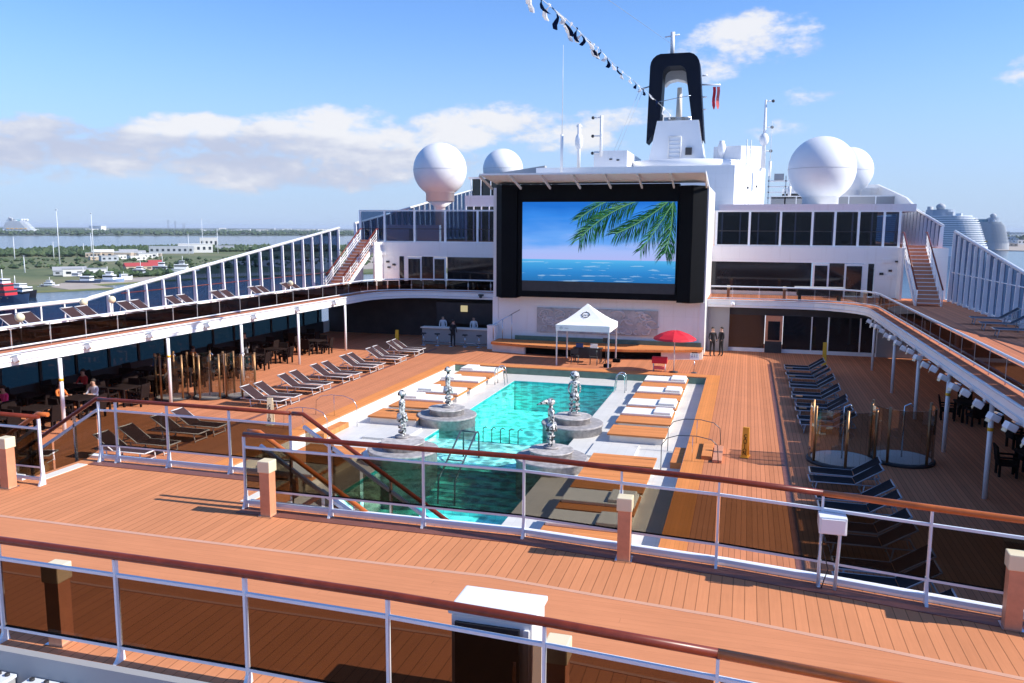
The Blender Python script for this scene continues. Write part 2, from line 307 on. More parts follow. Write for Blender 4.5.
# pool water: a rippled surface; a cell pattern in its tint paints caustic light on the floor
def pool_water(name, tintc):
    m = bpy.data.materials.new(name); m.use_nodes = True; MATS[name] = m
    n = m.node_tree.nodes; l = m.node_tree.links; n.remove(n['Principled BSDF'])
    tc = n.new('ShaderNodeTexCoord')
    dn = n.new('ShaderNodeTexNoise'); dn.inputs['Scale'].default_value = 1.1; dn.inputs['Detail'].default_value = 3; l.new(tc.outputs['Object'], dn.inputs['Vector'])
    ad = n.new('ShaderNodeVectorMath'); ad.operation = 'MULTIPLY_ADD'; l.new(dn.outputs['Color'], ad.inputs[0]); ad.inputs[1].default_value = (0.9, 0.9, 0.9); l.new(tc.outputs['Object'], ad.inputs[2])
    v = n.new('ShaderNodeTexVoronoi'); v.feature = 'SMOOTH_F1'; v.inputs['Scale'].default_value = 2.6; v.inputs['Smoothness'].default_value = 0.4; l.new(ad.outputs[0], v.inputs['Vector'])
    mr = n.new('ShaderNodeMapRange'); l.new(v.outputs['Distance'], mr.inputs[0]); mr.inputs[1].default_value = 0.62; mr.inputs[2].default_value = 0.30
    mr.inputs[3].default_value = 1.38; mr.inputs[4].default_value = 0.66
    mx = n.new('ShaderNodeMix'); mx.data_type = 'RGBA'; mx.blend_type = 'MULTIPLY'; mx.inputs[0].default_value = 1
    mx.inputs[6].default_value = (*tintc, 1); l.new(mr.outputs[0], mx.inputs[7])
    tr = n.new('ShaderNodeBsdfTransparent'); l.new(mx.outputs[2], tr.inputs[0])
    w = n.new('ShaderNodeTexNoise'); w.inputs['Scale'].default_value = 4.5; w.inputs['Detail'].default_value = 4; l.new(tc.outputs['Object'], w.inputs['Vector'])
    b = n.new('ShaderNodeBump'); b.inputs['Strength'].default_value = 0.5; b.inputs['Distance'].default_value = 0.035; l.new(w.outputs['Fac'], b.inputs['Height'])
    gl = n.new('ShaderNodeBsdfGlossy'); gl.inputs['Roughness'].default_value = 0.06; l.new(b.outputs[0], gl.inputs['Normal'])
    fr = n.new('ShaderNodeFresnel'); fr.inputs['IOR'].default_value = 1.33
    gg = n.new('ShaderNodeNewGeometry'); k1 = n.new('ShaderNodeMath'); k1.operation = 'SUBTRACT'; k1.inputs[0].default_value = 1; l.new(gg.outputs['Backfacing'], k1.inputs[1])
    k2 = n.new('ShaderNodeMath'); k2.operation = 'MULTIPLY'; l.new(fr.outputs[0], k2.inputs[0]); l.new(k1.outputs[0], k2.inputs[1])
    ms = n.new('ShaderNodeMixShader'); l.new(k2.outputs[0], ms.inputs[0]); l.new(tr.outputs[0], ms.inputs[1]); l.new(gl.outputs[0], ms.inputs[2])
    l.new(ms.outputs[0], n['Material Output'].inputs[0])
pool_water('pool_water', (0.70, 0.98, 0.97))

# harbour water
m = mat('sea_water', (0.012, 0.045, 0.10), 0.12)
n = m.node_tree.nodes; l = m.node_tree.links; p = n['Principled BSDF']; tc = n.new('ShaderNodeTexCoord')
w = n.new('ShaderNodeTexNoise'); w.inputs['Scale'].default_value = 0.5; w.inputs['Detail'].default_value = 5; l.new(tc.outputs['Object'], w.inputs['Vector'])
b = n.new('ShaderNodeBump'); b.inputs['Strength'].default_value = 0.6; b.inputs['Distance'].default_value = 0.25; l.new(w.outputs['Fac'], b.inputs['Height']); l.new(b.outputs[0], p.inputs['Normal'])

def ground_mat(name, cols, scale):
    m = mat(name, cols[0], 0.9); n = m.node_tree.nodes; l = m.node_tree.links; p = n['Principled BSDF']; tc = n.new('ShaderNodeTexCoord')
    t = n.new('ShaderNodeTexNoise'); t.inputs['Scale'].default_value = scale; t.inputs['Detail'].default_value = 8; t.inputs['Roughness'].default_value = 0.7; l.new(tc.outputs['Object'], t.inputs['Vector'])
    r = n.new('ShaderNodeValToRGB'); l.new(t.outputs['Fac'], r.inputs[0])
    k = len(cols); r.color_ramp.elements[0].position = 0.36; r.color_ramp.elements[0].color = (*cols[0], 1); r.color_ramp.elements[1].position = 0.64; r.color_ramp.elements[1].color = (*cols[-1], 1)
    for i in range(1, k-1):
        e = r.color_ramp.elements.new(0.36 + 0.28*i/(k-1)); e.color = (*cols[i], 1)
    l.new(r.outputs[0], p.inputs['Base Color'])
ground_mat('grass_land', [(0.07, 0.10, 0.03), (0.13, 0.15, 0.055), (0.20, 0.18, 0.09)], 0.012)
ground_mat('far_land', [(0.035, 0.055, 0.03), (0.05, 0.07, 0.035), (0.16, 0.15, 0.12)], 0.004)
ground_mat('quay', [(0.36, 0.30, 0.25), (0.42, 0.36, 0.30), (0.30, 0.26, 0.23)], 0.05)
ground_mat('woodland', [(0.030, 0.060, 0.015), (0.055, 0.095, 0.028), (0.085, 0.12, 0.04)], 0.05)

# ------------------------------------------------------------------ mesh helpers (plan units)
class MB:
    def __init__(s): s.v = []; s.f = []; s.mi = []; s.cur = 0; s.smooth = False; s.sm = []
    def add(s, vs, fs):
        o = len(s.v); s.v += [tuple(v) for v in vs]
        for f in fs: s.f.append([i+o for i in f]); s.mi.append(s.cur); s.sm.append(s.smooth)
        return s
    def box(s, x0, x1, y0, y1, z0, z1):
        return s.add([(x0,y0,z0),(x1,y0,z0),(x1,y1,z0),(x0,y1,z0),(x0,y0,z1),(x1,y0,z1),(x1,y1,z1),(x0,y1,z1)],
                     [(0,3,2,1),(4,5,6,7),(0,1,5,4),(1,2,6,5),(2,3,7,6),(3,0,4,7)])
    def cbox(s, c, d, rz=0, rx=0, ry=0):
        M = Matrix.Translation(c) @ Matrix.Rotation(rz,4,'Z') @ Matrix.Rotation(ry,4,'Y') @ Matrix.Rotation(rx,4,'X')
        a,b,e = d[0]/2,d[1]/2,d[2]/2
        vs = [M @ Vector(p) for p in ((-a,-b,-e),(a,-b,-e),(a,b,-e),(-a,b,-e),(-a,-b,e),(a,-b,e),(a,b,e),(-a,b,e))]
        return s.add(vs, [(0,3,2,1),(4,5,6,7),(0,1,5,4),(1,2,6,5),(2,3,7,6),(3,0,4,7)])
    def bar(s, p, q, w, h=None):
        """rectangular bar from p to q"""
        h = h or w; p = Vector(p); q = Vector(q); d = (q-p).normalized()
        a = d.cross(Vector((0,0,1)))
        a = Vector((1,0,0)) if a.length < 1e-4 else a.normalized()
        b = a.cross(d)
        vs = [e + a*w/2*i + b*h/2*j for e in (p,q) for i,j in ((-1,-1),(1,-1),(1,1),(-1,1))]
        return s.add(vs, [(0,3,2,1),(4,5,6,7),(0,1,5,4),(1,2,6,5),(2,3,7,6),(3,0,4,7)])
    def tube(s, pts, r, n=8, cap=True):
        pts = [Vector(p) for p in pts]; rs = r if isinstance(r, (list, tuple)) else [r]*len(pts)
        vs = []; ref = None
        for i, p in enumerate(pts):
            if i == 0: d = pts[1]-p
            elif i == len(pts)-1: d = p-pts[i-1]
            else: d = (pts[i+1]-p).normalized() + (p-pts[i-1]).normalized()
            d.normalize()
            if ref is None: ref = Vector((0,0,1)) if abs(d.z) < 0.9 else Vector((1,0,0))
            a = d.cross(ref); 
            if a.length < 1e-4: a = d.cross(Vector((0,1,0)))
            a.normalize(); b = a.cross(d); ref = b
            for k in range(n):
                t = 2*PI*k/n; vs.append(p + (a*math.cos(t)+b*math.sin(t))*rs[i])
        fs = [(i*n+k, i*n+(k+1)%n, (i+1)*n+(k+1)%n, (i+1)*n+k) for i in range(len(pts)-1) for k in range(n)]
        sm = s.smooth; s.smooth = True; o = len(s.v); s.add(vs, fs); s.smooth = sm
        if cap:
            k = (len(pts)-1)*n
            s.f.append([o+i for i in range(n)][::-1]); s.f.append([o+k+i for i in range(n)]); s.mi += [s.cur]*2; s.sm += [False]*2
        return s
    def lathe(s, prof, c=(0,0,0), n=24, cap=True, smooth=True):
        """prof: (r, z) from bottom to top"""
        vs = [(c[0]+r*math.cos(2*PI*k/n), c[1]+r*math.sin(2*PI*k/n), c[2]+z) for r, z in prof for k in range(n)]
        fs = [(i*n+k, i*n+(k+1)%n, (i+1)*n+(k+1)%n, (i+1)*n+k) for i in range(len(prof)-1) for k in range(n)]
        sm = s.smooth; s.smooth = smooth; o = len(s.v); s.add(vs, fs); s.smooth = sm
        if cap:
            k = (len(prof)-1)*n
            s.f.append([o+i for i in range(n)][::-1]); s.f.append([o+k+i for i in range(n)]); s.mi += [s.cur]*2; s.sm += [False]*2
        return s
    def prism(s, poly, z0, z1):
        n = len(poly); vs = [(x,y,z0) for x,y in poly] + [(x,y,z1) for x,y in poly]
        return s.add(vs, [list(range(n))[::-1], list(range(n,2*n))] + [(i,(i+1)%n,n+(i+1)%n,n+i) for i in range(n)])
    def prismy(s, poly, y0, y1):
        """poly in x,z extruded along y"""
        n = len(poly); vs = [(x,y0,z) for x,z in poly] + [(x,y1,z) for x,z in poly]
        return s.add(vs, [list(range(n)), list(range(n,2*n))[::-1]] + [(i,n+i,n+(i+1)%n,(i+1)%n) for i in range(n)])
    def prismx(s, poly, x0, x1):
        n = len(poly); vs = [(x0,y,z) for y,z in poly] + [(x1,y,z) for y,z in poly]
        return s.add(vs, [list(range(n))[::-1], list(range(n,2*n))] + [(i,(i+1)%n,n+(i+1)%n,n+i) for i in range(n)])
    def sphere(s, c, r, n=16, m=10, sc_=(1,1,1)):
        prof = [(max(1e-3, r*math.sin(PI*i/m)), -r*math.cos(PI*i/m)) for i in range(m+1)]
        o = len(s.v); s.lathe([(a, b) for a, b in prof], (0,0,0), n, cap=False)
        for i in range(o, len(s.v)):
            x,y,z = s.v[i]; s.v[i] = (c[0]+x*sc_[0], c[1]+y*sc_[1], c[2]+z*sc_[2])
        return s
    def strip(s, a, b, z0, z1):
        """solid slab between two matching xy polylines"""
        for i in range(len(a)-1):
            p0,p1,q1,q0 = a[i],a[i+1],b[i+1],b[i]
            s.prism([p0,p1,q1,q0], z0, z1)
        return s
    def build(s, name, m, parent=None, bevel=0, base=None, recalc=True):
        me = bpy.data.meshes.new(name); off = Vector((0,0,0))
        if parent is not None:
            q = parent
            while q is not None: off = off + q.location; q = q.parent
        elif base is not None: off = Vector(base)
        me.from_pydata([tuple(Vector(v)-off) for v in s.v], [], s.f)
        ms = m if isinstance(m, (list, tuple)) else [m]
        for k in ms: me.materials.append(MATS[k])
        for i, pl in enumerate(me.polygons): pl.material_index = s.mi[i]; pl.use_smooth = s.sm[i]
        bm = bmesh.new(); bm.from_mesh(me)
        if recalc: bmesh.ops.recalc_face_normals(bm, faces=bm.faces)
        if bevel: bmesh.ops.bevel(bm, geom=bm.edges[:], offset=bevel, segments=2, affect='EDGES', profile=0.6)
        bm.to_mesh(me); bm.free(); me.update()
        o = bpy.data.objects.new(name, me); C.objects.link(o)
        if parent is not None: o.parent = parent
        elif base is not None: o.location = base
        return o
def tag(o, label=None, cat=None, group=None, kind=None):
    if label: o['label'] = label
    if cat: o['category'] = cat
    if group: o['group'] = group
    if kind: o['kind'] = kind
    return o
def thing(name, loc, label=None, cat=None, group=None, rz=0):
    o = bpy.data.objects.new(name, None); C.objects.link(o); o.location = loc; o.rotation_euler = (0,0,rz)
    o.empty_display_size = 0.2
    return tag(o, label, cat, group)
def kids(o): return [c for c in bpy.data.objects if c.parent == o]
def dup(o, loc=None, rz=None, label=None, group=None, parent=None, _top=True):
    c = o.copy(); C.objects.link(c)
    if parent is not None: c.parent = parent
    if loc is not None: c.location = loc
    if rz is not None: c.rotation_euler = (0,0,rz)
    if label: c['label'] = label
    if group: c['group'] = group
    for ch in kids(o): dup(ch, parent=c, _top=False)
    return c
def struct(b, name, m, **k): return tag(b.build(name, m, **k), kind='structure')
def arc(cx, cy, rx, ry, a0, a1, n):
    return [(cx+rx*math.cos(math.radians(a0+(a1-a0)*i/n)), cy+ry*math.sin(math.radians(a0+(a1-a0)*i/n))) for i in range(n+1)]
def text_mesh(name, txt, size, m, parent, loc, rot, depth=0.004):
    cu = bpy.data.curves.new(name, 'FONT'); cu.body = txt; cu.size = size; cu.extrude = depth; cu.align_x = 'CENTER'; cu.align_y = 'CENTER'
    t = bpy.data.objects.new('tmp', cu); C.objects.link(t)
    bpy.context.view_layer.update()
    me = bpy.data.meshes.new_from_object(t.evaluated_get(bpy.context.evaluated_depsgraph_get()))
    bpy.data.objects.remove(t); me.materials.clear(); me.materials.append(MATS[m])
    o = bpy.data.objects.new(name, me); C.objects.link(o); o.parent = parent; o.location = loc; o.rotation_euler = rot
    return o
ORD = ['first','second','third','fourth','fifth','sixth','seventh','eighth','ninth','tenth','eleventh','twelfth','thirteenth','fourteenth','fifteenth','sixteenth','seventeenth','eighteenth','nineteenth','twentieth']
ORD += ['twenty-'+a for a in ORD[:9]] + ['thirtieth']
# ================================================================== the ship: decks, walls, pool
CX = -10.3
def mx_(x): return 2*CX - x
DB = 3.9                                   # level of the promenade deck around the pool
# front edge of the near promenade deck (railing line), mirrored about the centre line
FR = [(-8.64,12.6),(-6.92,12.61),(-5.16,12.63),(-3.39,12.66),(-1.75,12.48),(-0.26,12.35),(1.19,12.12),(2.56,11.87),(3.9,11.64),(5.3,11.36),(6.7,11.05),(8.5,10.6)]
FL = [(mx_(x)-1.3, y) for x, y in FR]
FG = [(-19.0,7.32),(-17.3,7.40),(-15.6,7.46),(-13.85,7.50),(-12.12,7.51),(-10.39,7.51),(-8.66,7.50),(-6.93,7.50),(-5.2,7.50),(-3.46,7.46),(-1.75,7.36),(-0.1,7.22),(1.55,7.06),(3.2,6.84),(4.9,6.58),(6.6,6.28)]

# --- pool deck with the sunken terrace cut out
HX0, HX1, HY0, HY1 = -18.55, -2.1, 18.5, 51.1
ZS = -0.45
b = MB(); b.box(-35,HX0,-4,68,-0.3,0); b.box(HX1,14.4,-4,68,-0.3,0); b.box(HX0,HX1,HY1,68,-0.3,0); b.box(HX0,HX1,-4,HY0,-0.3,0)
struct(b, 'pool_deck', 'teak_pool')
b = MB(); b.box(HX1+0.002,HX1+0.8,HY0-1.4,HY1+0.9,-0.1,0.006); b.box(HX0-0.8,HX0-0.002,HY0-1.4,HY1+0.9,-0.1,0.006)
struct(b, 'deck_border', 'teak_border')
b = MB(); b.box(HX0,HX1,HY1+0.002,HY1+0.9,-0.1,0.006); b.box(HX0,HX1,HY0-1.4,HY0-0.002,-0.1,0.006)
struct(b, 'deck_border', 'teak_bed')
b = MB(); b.box(HX0+0.003,HX1-0.003,HY1-0.03,HY1+0.1,ZS,-0.06); struct(b, 'terrace_wall', 'green_wall')
b = MB(); b.box(HX1-0.03,HX1+0.1,HY0,HY1-0.03,ZS,-0.06); b.box(HX0-0.1,HX0+0.03,HY0,HY1-0.03,ZS,-0.06); b.box(HX0,HX1,HY0-0.1,HY0+0.03,ZS,-0.06)
struct(b, 'terrace_wall', 'cream_base')
b = MB(); b.box(1.62,1.84,-4,57.5,-0.05,0.008); b.box(mx_(1.84),mx_(1.62),-4,57.5,-0.05,0.008)
struct(b, 'deck_drain', 'dark_maroon')
PX0, PX1, PY0, PY1 = -13.75, -7.25, 21.2, 48.8
b = MB(); b.box(HX0,PX0,HY0,HY1,-2.6,ZS); b.box(PX1,HX1,HY0,HY1,-2.6,ZS); b.box(PX0,PX1,PY1,HY1,-2.6,ZS); b.box(PX0,PX1,HY0,PY0,-2.6,ZS)
struct(b, 'pool_terrace', 'tile_white')
# pool basin
b = MB(); b.box(PX0,PX1,35.3,PY1,-2.6,-2.3); b.box(PX0,PX1,PY0,31.6,-2.6,-2.2)
b.box(PX0,PX0+0.01,35.3,PY1,-2.3,-0.62); b.box(PX1-0.01,PX1,35.3,PY1,-2.3,-0.62)
b.box(PX0,PX1,PY1-0.01,PY1,-2.3,-0.62); b.box(PX0,PX1,PY0,PY0+0.01,-2.2,-0.62)
struct(b, 'pool_basin', 'tile_pool')
b = MB(); b.box(PX0+0.01,PX1-0.01,31.6,35.3,-2.6,-0.78); struct(b, 'pool_shelf', 'tile_shelf')
b = MB()
for k in range(6): b.box(PX0+0.011,PX1-0.011,31.6-0.38*(k+1),31.6-0.38*k,-2.2,-0.98-0.2*k)
struct(b, 'pool_steps', 'tile_pool')
b = MB()
for k in range(6): b.box(PX0+0.02,PX1-0.02,31.6-0.38*(k+1)-0.01,31.6-0.38*(k+1)+0.05,-0.98-0.2*k-0.03,-0.98-0.2*k+0.006)
b.box(PX0+0.02,PX1-0.02,31.62,31.70,-0.80,-0.774); b.box(PX0+0.02,PX1-0.02,35.18,35.28,-0.80,-0.774)
struct(b, 'pool_step_edges', 'tile_dark')
b = MB()
b.box(PX0-0.004,PX0+0.02,PY0,PY1,-0.62,ZS-0.02); b.box(PX1-0.02,PX1+0.004,PY0,PY1,-0.62,ZS-0.02); b.box(PX0,PX1,PY1-0.02,PY1+0.004,-0.62,ZS-0.02); b.box(PX0,PX1,PY0-0.004,PY0+0.02,-0.62,ZS-0.02)
struct(b, 'pool_waterline_tiles', 'tile_pool_deep')
NX, NY = 2, 2
b = MB(); b.add([(PX0+0.02,PY0+0.02,-0.53),(PX1-0.02,PY0+0.02,-0.53),(PX1-0.02,PY1-0.02,-0.53),(PX0+0.02,PY1-0.02,-0.53)], [(0,1,2,3)])
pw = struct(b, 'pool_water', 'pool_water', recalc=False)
# low plinths of the terrace between the two groups of beds
b = MB(); b.box(-6.15,-4.2,32.9,35.2,ZS-0.05,ZS+0.10); b.box(mx_(-4.2),mx_(-6.15),32.9,35.2,ZS-0.05,ZS+0.10)
struct(b, 'terrace_plinth', 'tile_white')

# --- near promenade deck: boards, curved smooth band, dark strip
z0, z1 = DB-0.35, DB
def interp(pts, x):
    pts = sorted(pts)
    for (a,c),(d,e) in zip(pts, pts[1:]):
        if a <= x <= d: return c+(e-c)*(x-a)/(d-a)
    return pts[0][1] if x < pts[0][0] else pts[-1][1]
xs = [mx_(8.5), -28.0,-26,-24,-22,-20,-18.5,-17,-15.5,-13.9,-12.2,-10.5,-8.66,-6.93,-5.2,-3.46,-1.75,-0.1,1.5,2.8,4.2,5.6,7,8.5]
def yf(x): return interp(FL+FR, x)
def yg(x): return interp(FG, x) if -19 <= x <= 6.6 else (interp(FG, x)-0.17*(abs(x+6.2)-12.8)*0.6)
d_line = lambda x: yf(x)-1.66          # pale line at the far side of the band
d_line2 = lambda x: yf(x)-3.48         # and at its near side
A = [(x, yg(x)-0.14) for x in xs]; B = [(x, yf(x)+0.1) for x in xs]
struct(MB().strip(A, B, z0, z1), 'promenade_deck', 'teak')
struct(MB().box(-13.9,-8.66,12.702,14.45,z0,z1), 'stair_landing_deck', 'teak')
struct(MB().strip([(x,d_line2(x)) for x in xs], [(x,d_line(x)) for x in xs], z1-0.02, z1+0.004), 'promenade_band', 'teak_cross')
struct(MB().strip([(x,d_line(x)-0.03) for x in xs], [(x,d_line(x)+0.05) for x in xs], z1-0.02, z1+0.008), 'promenade_seam', 'seam_pale')
struct(MB().strip([(x,d_line2(x)-0.05) for x in xs], [(x,d_line2(x)+0.0) for x in xs], z1-0.02, z1+0.008), 'promenade_seam', 'seam_pale')
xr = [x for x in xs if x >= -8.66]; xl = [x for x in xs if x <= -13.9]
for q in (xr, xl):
    struct(MB().strip([(x,yf(x)-0.30) for x in q], [(x,yf(x)+0.02) for x in q], z1-0.02, z1+0.012), 'promenade_dark_strip', 'dark_maroon')  # dark brown strip just inside the railing
struct(MB().box(-13.5,-9.0,14.0,14.3,z1-0.02,z1+0.012), 'promenade_dark_strip', 'dark_maroon')
# front wall of the near deck below the foreground railing
struct(MB().strip([(x,yg(x)-0.25) for x in xs], [(x,yg(x)-0.142) for x in xs], 0.0, DB+0.02), 'promenade_rear_wall', 'mid_grey')
struct(MB().strip([(x,yf(x)+0.1) for x in xr], [(x,yf(x)+0.2) for x in xr], DB-0.5, DB+0.10), 'promenade_fascia', 'white')
struct(MB().strip([(x,yf(x)+0.1) for x in xl], [(x,yf(x)+0.2) for x in xl], DB-0.5, DB+0.10), 'promenade_fascia', 'white')
struct(MB().box(-13.9,-8.66,14.45,14.6,DB-0.5,DB+0.06), 'promenade_fascia', 'white')
struct(MB().box(-13.75,-13.5,12.8,14.0,DB-0.02,DB+0.013).box(-8.95,-8.75,12.85,14.2,DB-0.02,DB+0.013), 'stair_threshold', 'cream_base')

# --- side decks and far deck
SX, SXL = 7.95, mx_(7.95)
R_ = 4.3
cr_ = [(SX,58.2)] + [(SX-R_+R_*math.cos(math.radians(a)), 58.2+R_*math.sin(math.radians(a))) for a in (15,30,45,60,75,90)]
def sidedeck(f, zz0, zz1, inset=0.0):
    b = MB()
    P = lambda l: [(f(x), y) for x, y in l]
    b.prism(P([(SX+inset,10.2),(14.4,10.2),(14.4,62.5),(SX+inset,62.5)]), zz0, zz1)
    cc_ = [(x+inset*math.cos(0), y+inset*0.6) for x, y in cr_]
    b.prism(P([(SX+inset,62.5)] + [(SX+inset,58.2)] + cc_[1:] ), zz0, zz1)
    return b
for f in (lambda x: x, mx_):
    struct(sidedeck(f, DB-0.55, DB), 'side_deck', 'white')
    struct(sidedeck(f, DB-0.01, DB+0.006, 0.05), 'side_deck_boards', 'teak_side')
    struct(MB().prism([(f(a),c) for a,c in ((14.4,62.5),(-10.3,62.5),(-10.3,68.2),(14.4,68.2))], DB-0.55, DB), 'far_deck', 'white')
    struct(MB().prism([(f(a),c) for a,c in ((14.4,62.56),(-10.2,62.56),(-10.2,68.2),(14.4,68.2))], DB-0.01, DB+0.006), 'far_deck_boards', 'teak_side')
# thin bright moulding along the fascia
for f, nm in ((lambda x: x, 'r'), (mx_, 'l')):
    pts = [(f(SX-0.03), 12.0), (f(SX-0.03), 58.2)] + [(f(x-0.03), y-0.02) for x, y in cr_[1:]] + [(f(-2.6), 62.46)]
    struct(MB().tube([(x,y,DB-0.02) for x,y in pts], 0.05, 6), 'fascia_moulding', 'white_rail')
    struct(MB().tube([(x+ (0.02 if nm=='r' else -0.02),y,DB-0.36) for x,y in pts], 0.03, 6), 'fascia_moulding', 'white_rail')

# --- hull and its side walls
struct(MB().box(-35.1,-34.95,-30,150,-36,0.95).box(14.35,14.5,-30,150,-36,0.95), 'ship_hull_side', 'hull_white')
struct(MB().box(-35.1,-34.95,-30,68,3.3,3.95).box(14.35,14.5,-30,68,3.3,3.95), 'ship_side_band', 'hull_white')
struct(MB().box(-34.9,14.3,-30,150,-36.0,-2.7), 'ship_hull', 'hull_white')
b = MB()
for y in [0+2.4*i for i in range(29)]:
    b.box(-35.08,-34.97,y-0.08,y+0.08,0.95,3.3); b.box(14.37,14.48,y-0.08,y+0.08,0.95,3.3)
struct(b, 'ship_side_mullions', 'near_black')
struct(MB().box(-34.94,-34.86,-4,63,0.0,1.0).box(-34.94,-34.80,-4,63,2.75,3.34), 'side_darkening_panel', 'near_black')  # near-black panels added over the white hull side to darken the covered deck
for x in (-35.03, 14.40):
    struct(MB().box(x,x+0.03,-4,63,0.95,3.3), 'ship_side_window', 'glass_teal' if x < 0 else 'dark_glass')

# --- back wall of the pool deck (below the far deck): right and left of the screen block
WY = 63.3
def wall_thing(name, x, y, z, label, cat='wall'):
    return thing(name, (x, y, z), label, cat)
w = wall_thing('glazed_wall', 4, WY, 0, 'dark glazed wall with white sill under the far deck, starboard of the screen')
MB().box(-1.1,9.2,WY,WY+0.15,0.0,0.28).build('sill', 'white', w)
MB().box(-1.1,14.3,WY,WY+0.15,2.75,3.35).build('header', 'near_black', w)
MB().box(9.2,14.3,WY,WY+0.15,0,2.75).build('side_panel', 'mid_grey', w)
for x0, x1 in ((-1.1,1.45),(2.75,4.7),(4.78,5.85),(5.95,8.0),(8.1,9.15)):
    MB().box(x0,x1,WY+0.03,WY+0.08,0.28,2.75).build('pane', 'dark_glass', w)
for x in (4.74, 5.9, 8.05, 9.17): MB().box(x-0.04,x+0.04,WY-0.03,WY+0.03,0.28,2.75).build('mullion', 'white', w)
d = MB().box(1.5,2.7,WY-0.25,WY+0.1,0,2.75).build('door', 'post_wood', w)
MB().box(1.68,2.52,WY-0.27,WY-0.26,0.95,2.35).build('door_window', 'dark_glass', d)
MB().box(1.5,2.7,WY-0.28,WY-0.26,0,0.86).build('kick_plate', 'near_black', d)
struct(MB().box(-2.7,-1.1,63.0,63.3,0,3.35), 'recess_wall', 'mid_grey')
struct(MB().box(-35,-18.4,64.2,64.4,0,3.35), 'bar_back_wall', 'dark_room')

# --- block that carries the screen
w = wall_thing('screen_block', CX, 64, 0, 'tall white block in the middle of the deck that carries the big screen')
MB().box(-18.4,-2.75,59.3,70,0,12.0).build('wall', 'white_plate', w)
MB().box(-18.42,-18.0,59.2,59.3,0,3.9).build('corner_strip', 'white_gloss', w); MB().box(-3.1,-2.72,59.2,59.3,0,3.9).build('corner_strip', 'white_gloss', w)
mu = MB().box(-14.95,-6.0,59.18,59.3,1.35,3.2).build('relief_panel', 'mural', w)
b = MB(); random.seed(3)
for k in range(70):
    x = -14.7+8.4*random.random(); zz = 1.55+1.4*random.random(); r = 0.1+0.25*random.random(); a0 = random.random()*6
    b.tube([(x+r*1.5*math.cos(a0+t*0.5), 59.165, min(3.13,max(1.42,zz+r*math.sin(a0+t*0.5)))) for t in range(7)], 0.035+0.03*random.random(), 5)
b.build('relief_carving', 'mural_pale', mu)

# --- far wall between promenade and upper deck, with doors and long window
UY, UZ = 68.2, 7.75
for side, f in (('starboard', lambda x: x), ('port', mx_)):
    w = wall_thing('deckhouse_front', f(4), UY, DB, 'white deckhouse front with long dark window and glass doors, '+('right of the big screen' if side == 'starboard' else 'left of the big screen'))
    def bx(x0, x1, y0, y1, a, c):
        xx = sorted((f(x0), f(x1))); return MB().box(xx[0], xx[1], y0, y1, a, c)
    bx(-2.75,11.0,UY,UY+0.2,6.5,UZ).build('upper_wall', 'white_plate', w)
    bx(9.4,11.0,UY,UY+0.2,DB,6.5).build('wall', 'white_plate', w)
    bx(-2.75,4.85,UY,UY+0.2,DB,DB+0.3).build('sill', 'white_plate', w)
    bx(-2.75,4.85,UY+0.08,UY+0.12,DB+0.3,6.5).build('window', 'dark_glass', w)
    for x0, x1 in ((4.95,6.15),(7.25,8.65)):
        fr = bx(x0,x1,UY-0.02,UY+0.1,DB,6.45).build('door', 'white_plate', w)
        bx(x0+0.14,x1-0.14,UY-0.05,UY-0.03,DB+0.12,6.3).build('door_glass', 'dark_glass', fr)
    bx(6.15,7.25,UY+0.05,UY+0.1,DB,6.5).build('window', 'dark_glass', w)
    bx(8.95,9.35,UY-0.02,UY+0.04,DB+0.1,6.5).build('window', 'dark_glass', w)
    bx(8.65,8.95,UY,UY+0.1,DB,6.5).build('wall', 'white_plate', w)
    if side == 'starboard':
        for x, z, s in ((9.9,5.75,0.14),(10.5,6.0,0.12),(10.55,5.6,0.2),(10.2,6.75,0.25),(10.9,6.7,0.1)):
            MB().box(x-s,x+s,UY-0.12,UY,z-s*0.6,z+s*0.6).build('wall_fitting', 'near_black' if s < 0.2 else 'white_plate', w)
    else:
        for x, z, s in ((9.9,5.75,0.14),(10.5,6.0,0.14),(10.4,5.5,0.12),(10.9,6.75,0.25)):
            xx = f(x); MB().box(xx-s,xx+s,UY-0.12,UY,z-s*0.6,z+s*0.6).build('wall_fitting', 'near_black' if s < 0.2 else 'white_plate', w)
# stairwell walls and outer pieces
for f in (lambda x: x, mx_):
    xx = sorted((f(12.95), f(14.4)))
    struct(MB().box(xx[0],xx[1],68.0,68.2,DB,UZ), 'stair_side_wall', 'white_plate')
    xx = sorted((f(11.0), f(11.15)))
    struct(MB().box(xx[0],xx[1],66.5,68.4,DB,UZ), 'stair_side_wall', 'white_plate')
# upper deck slab behind
struct(MB().box(-35,-18.4,68.4,112,UZ-0.4,UZ).box(-2.7,14.4,68.4,112,UZ-0.4,UZ).box(-18.4,-2.7,70,112,UZ-0.4,UZ), 'upper_deck', 'teak_side')

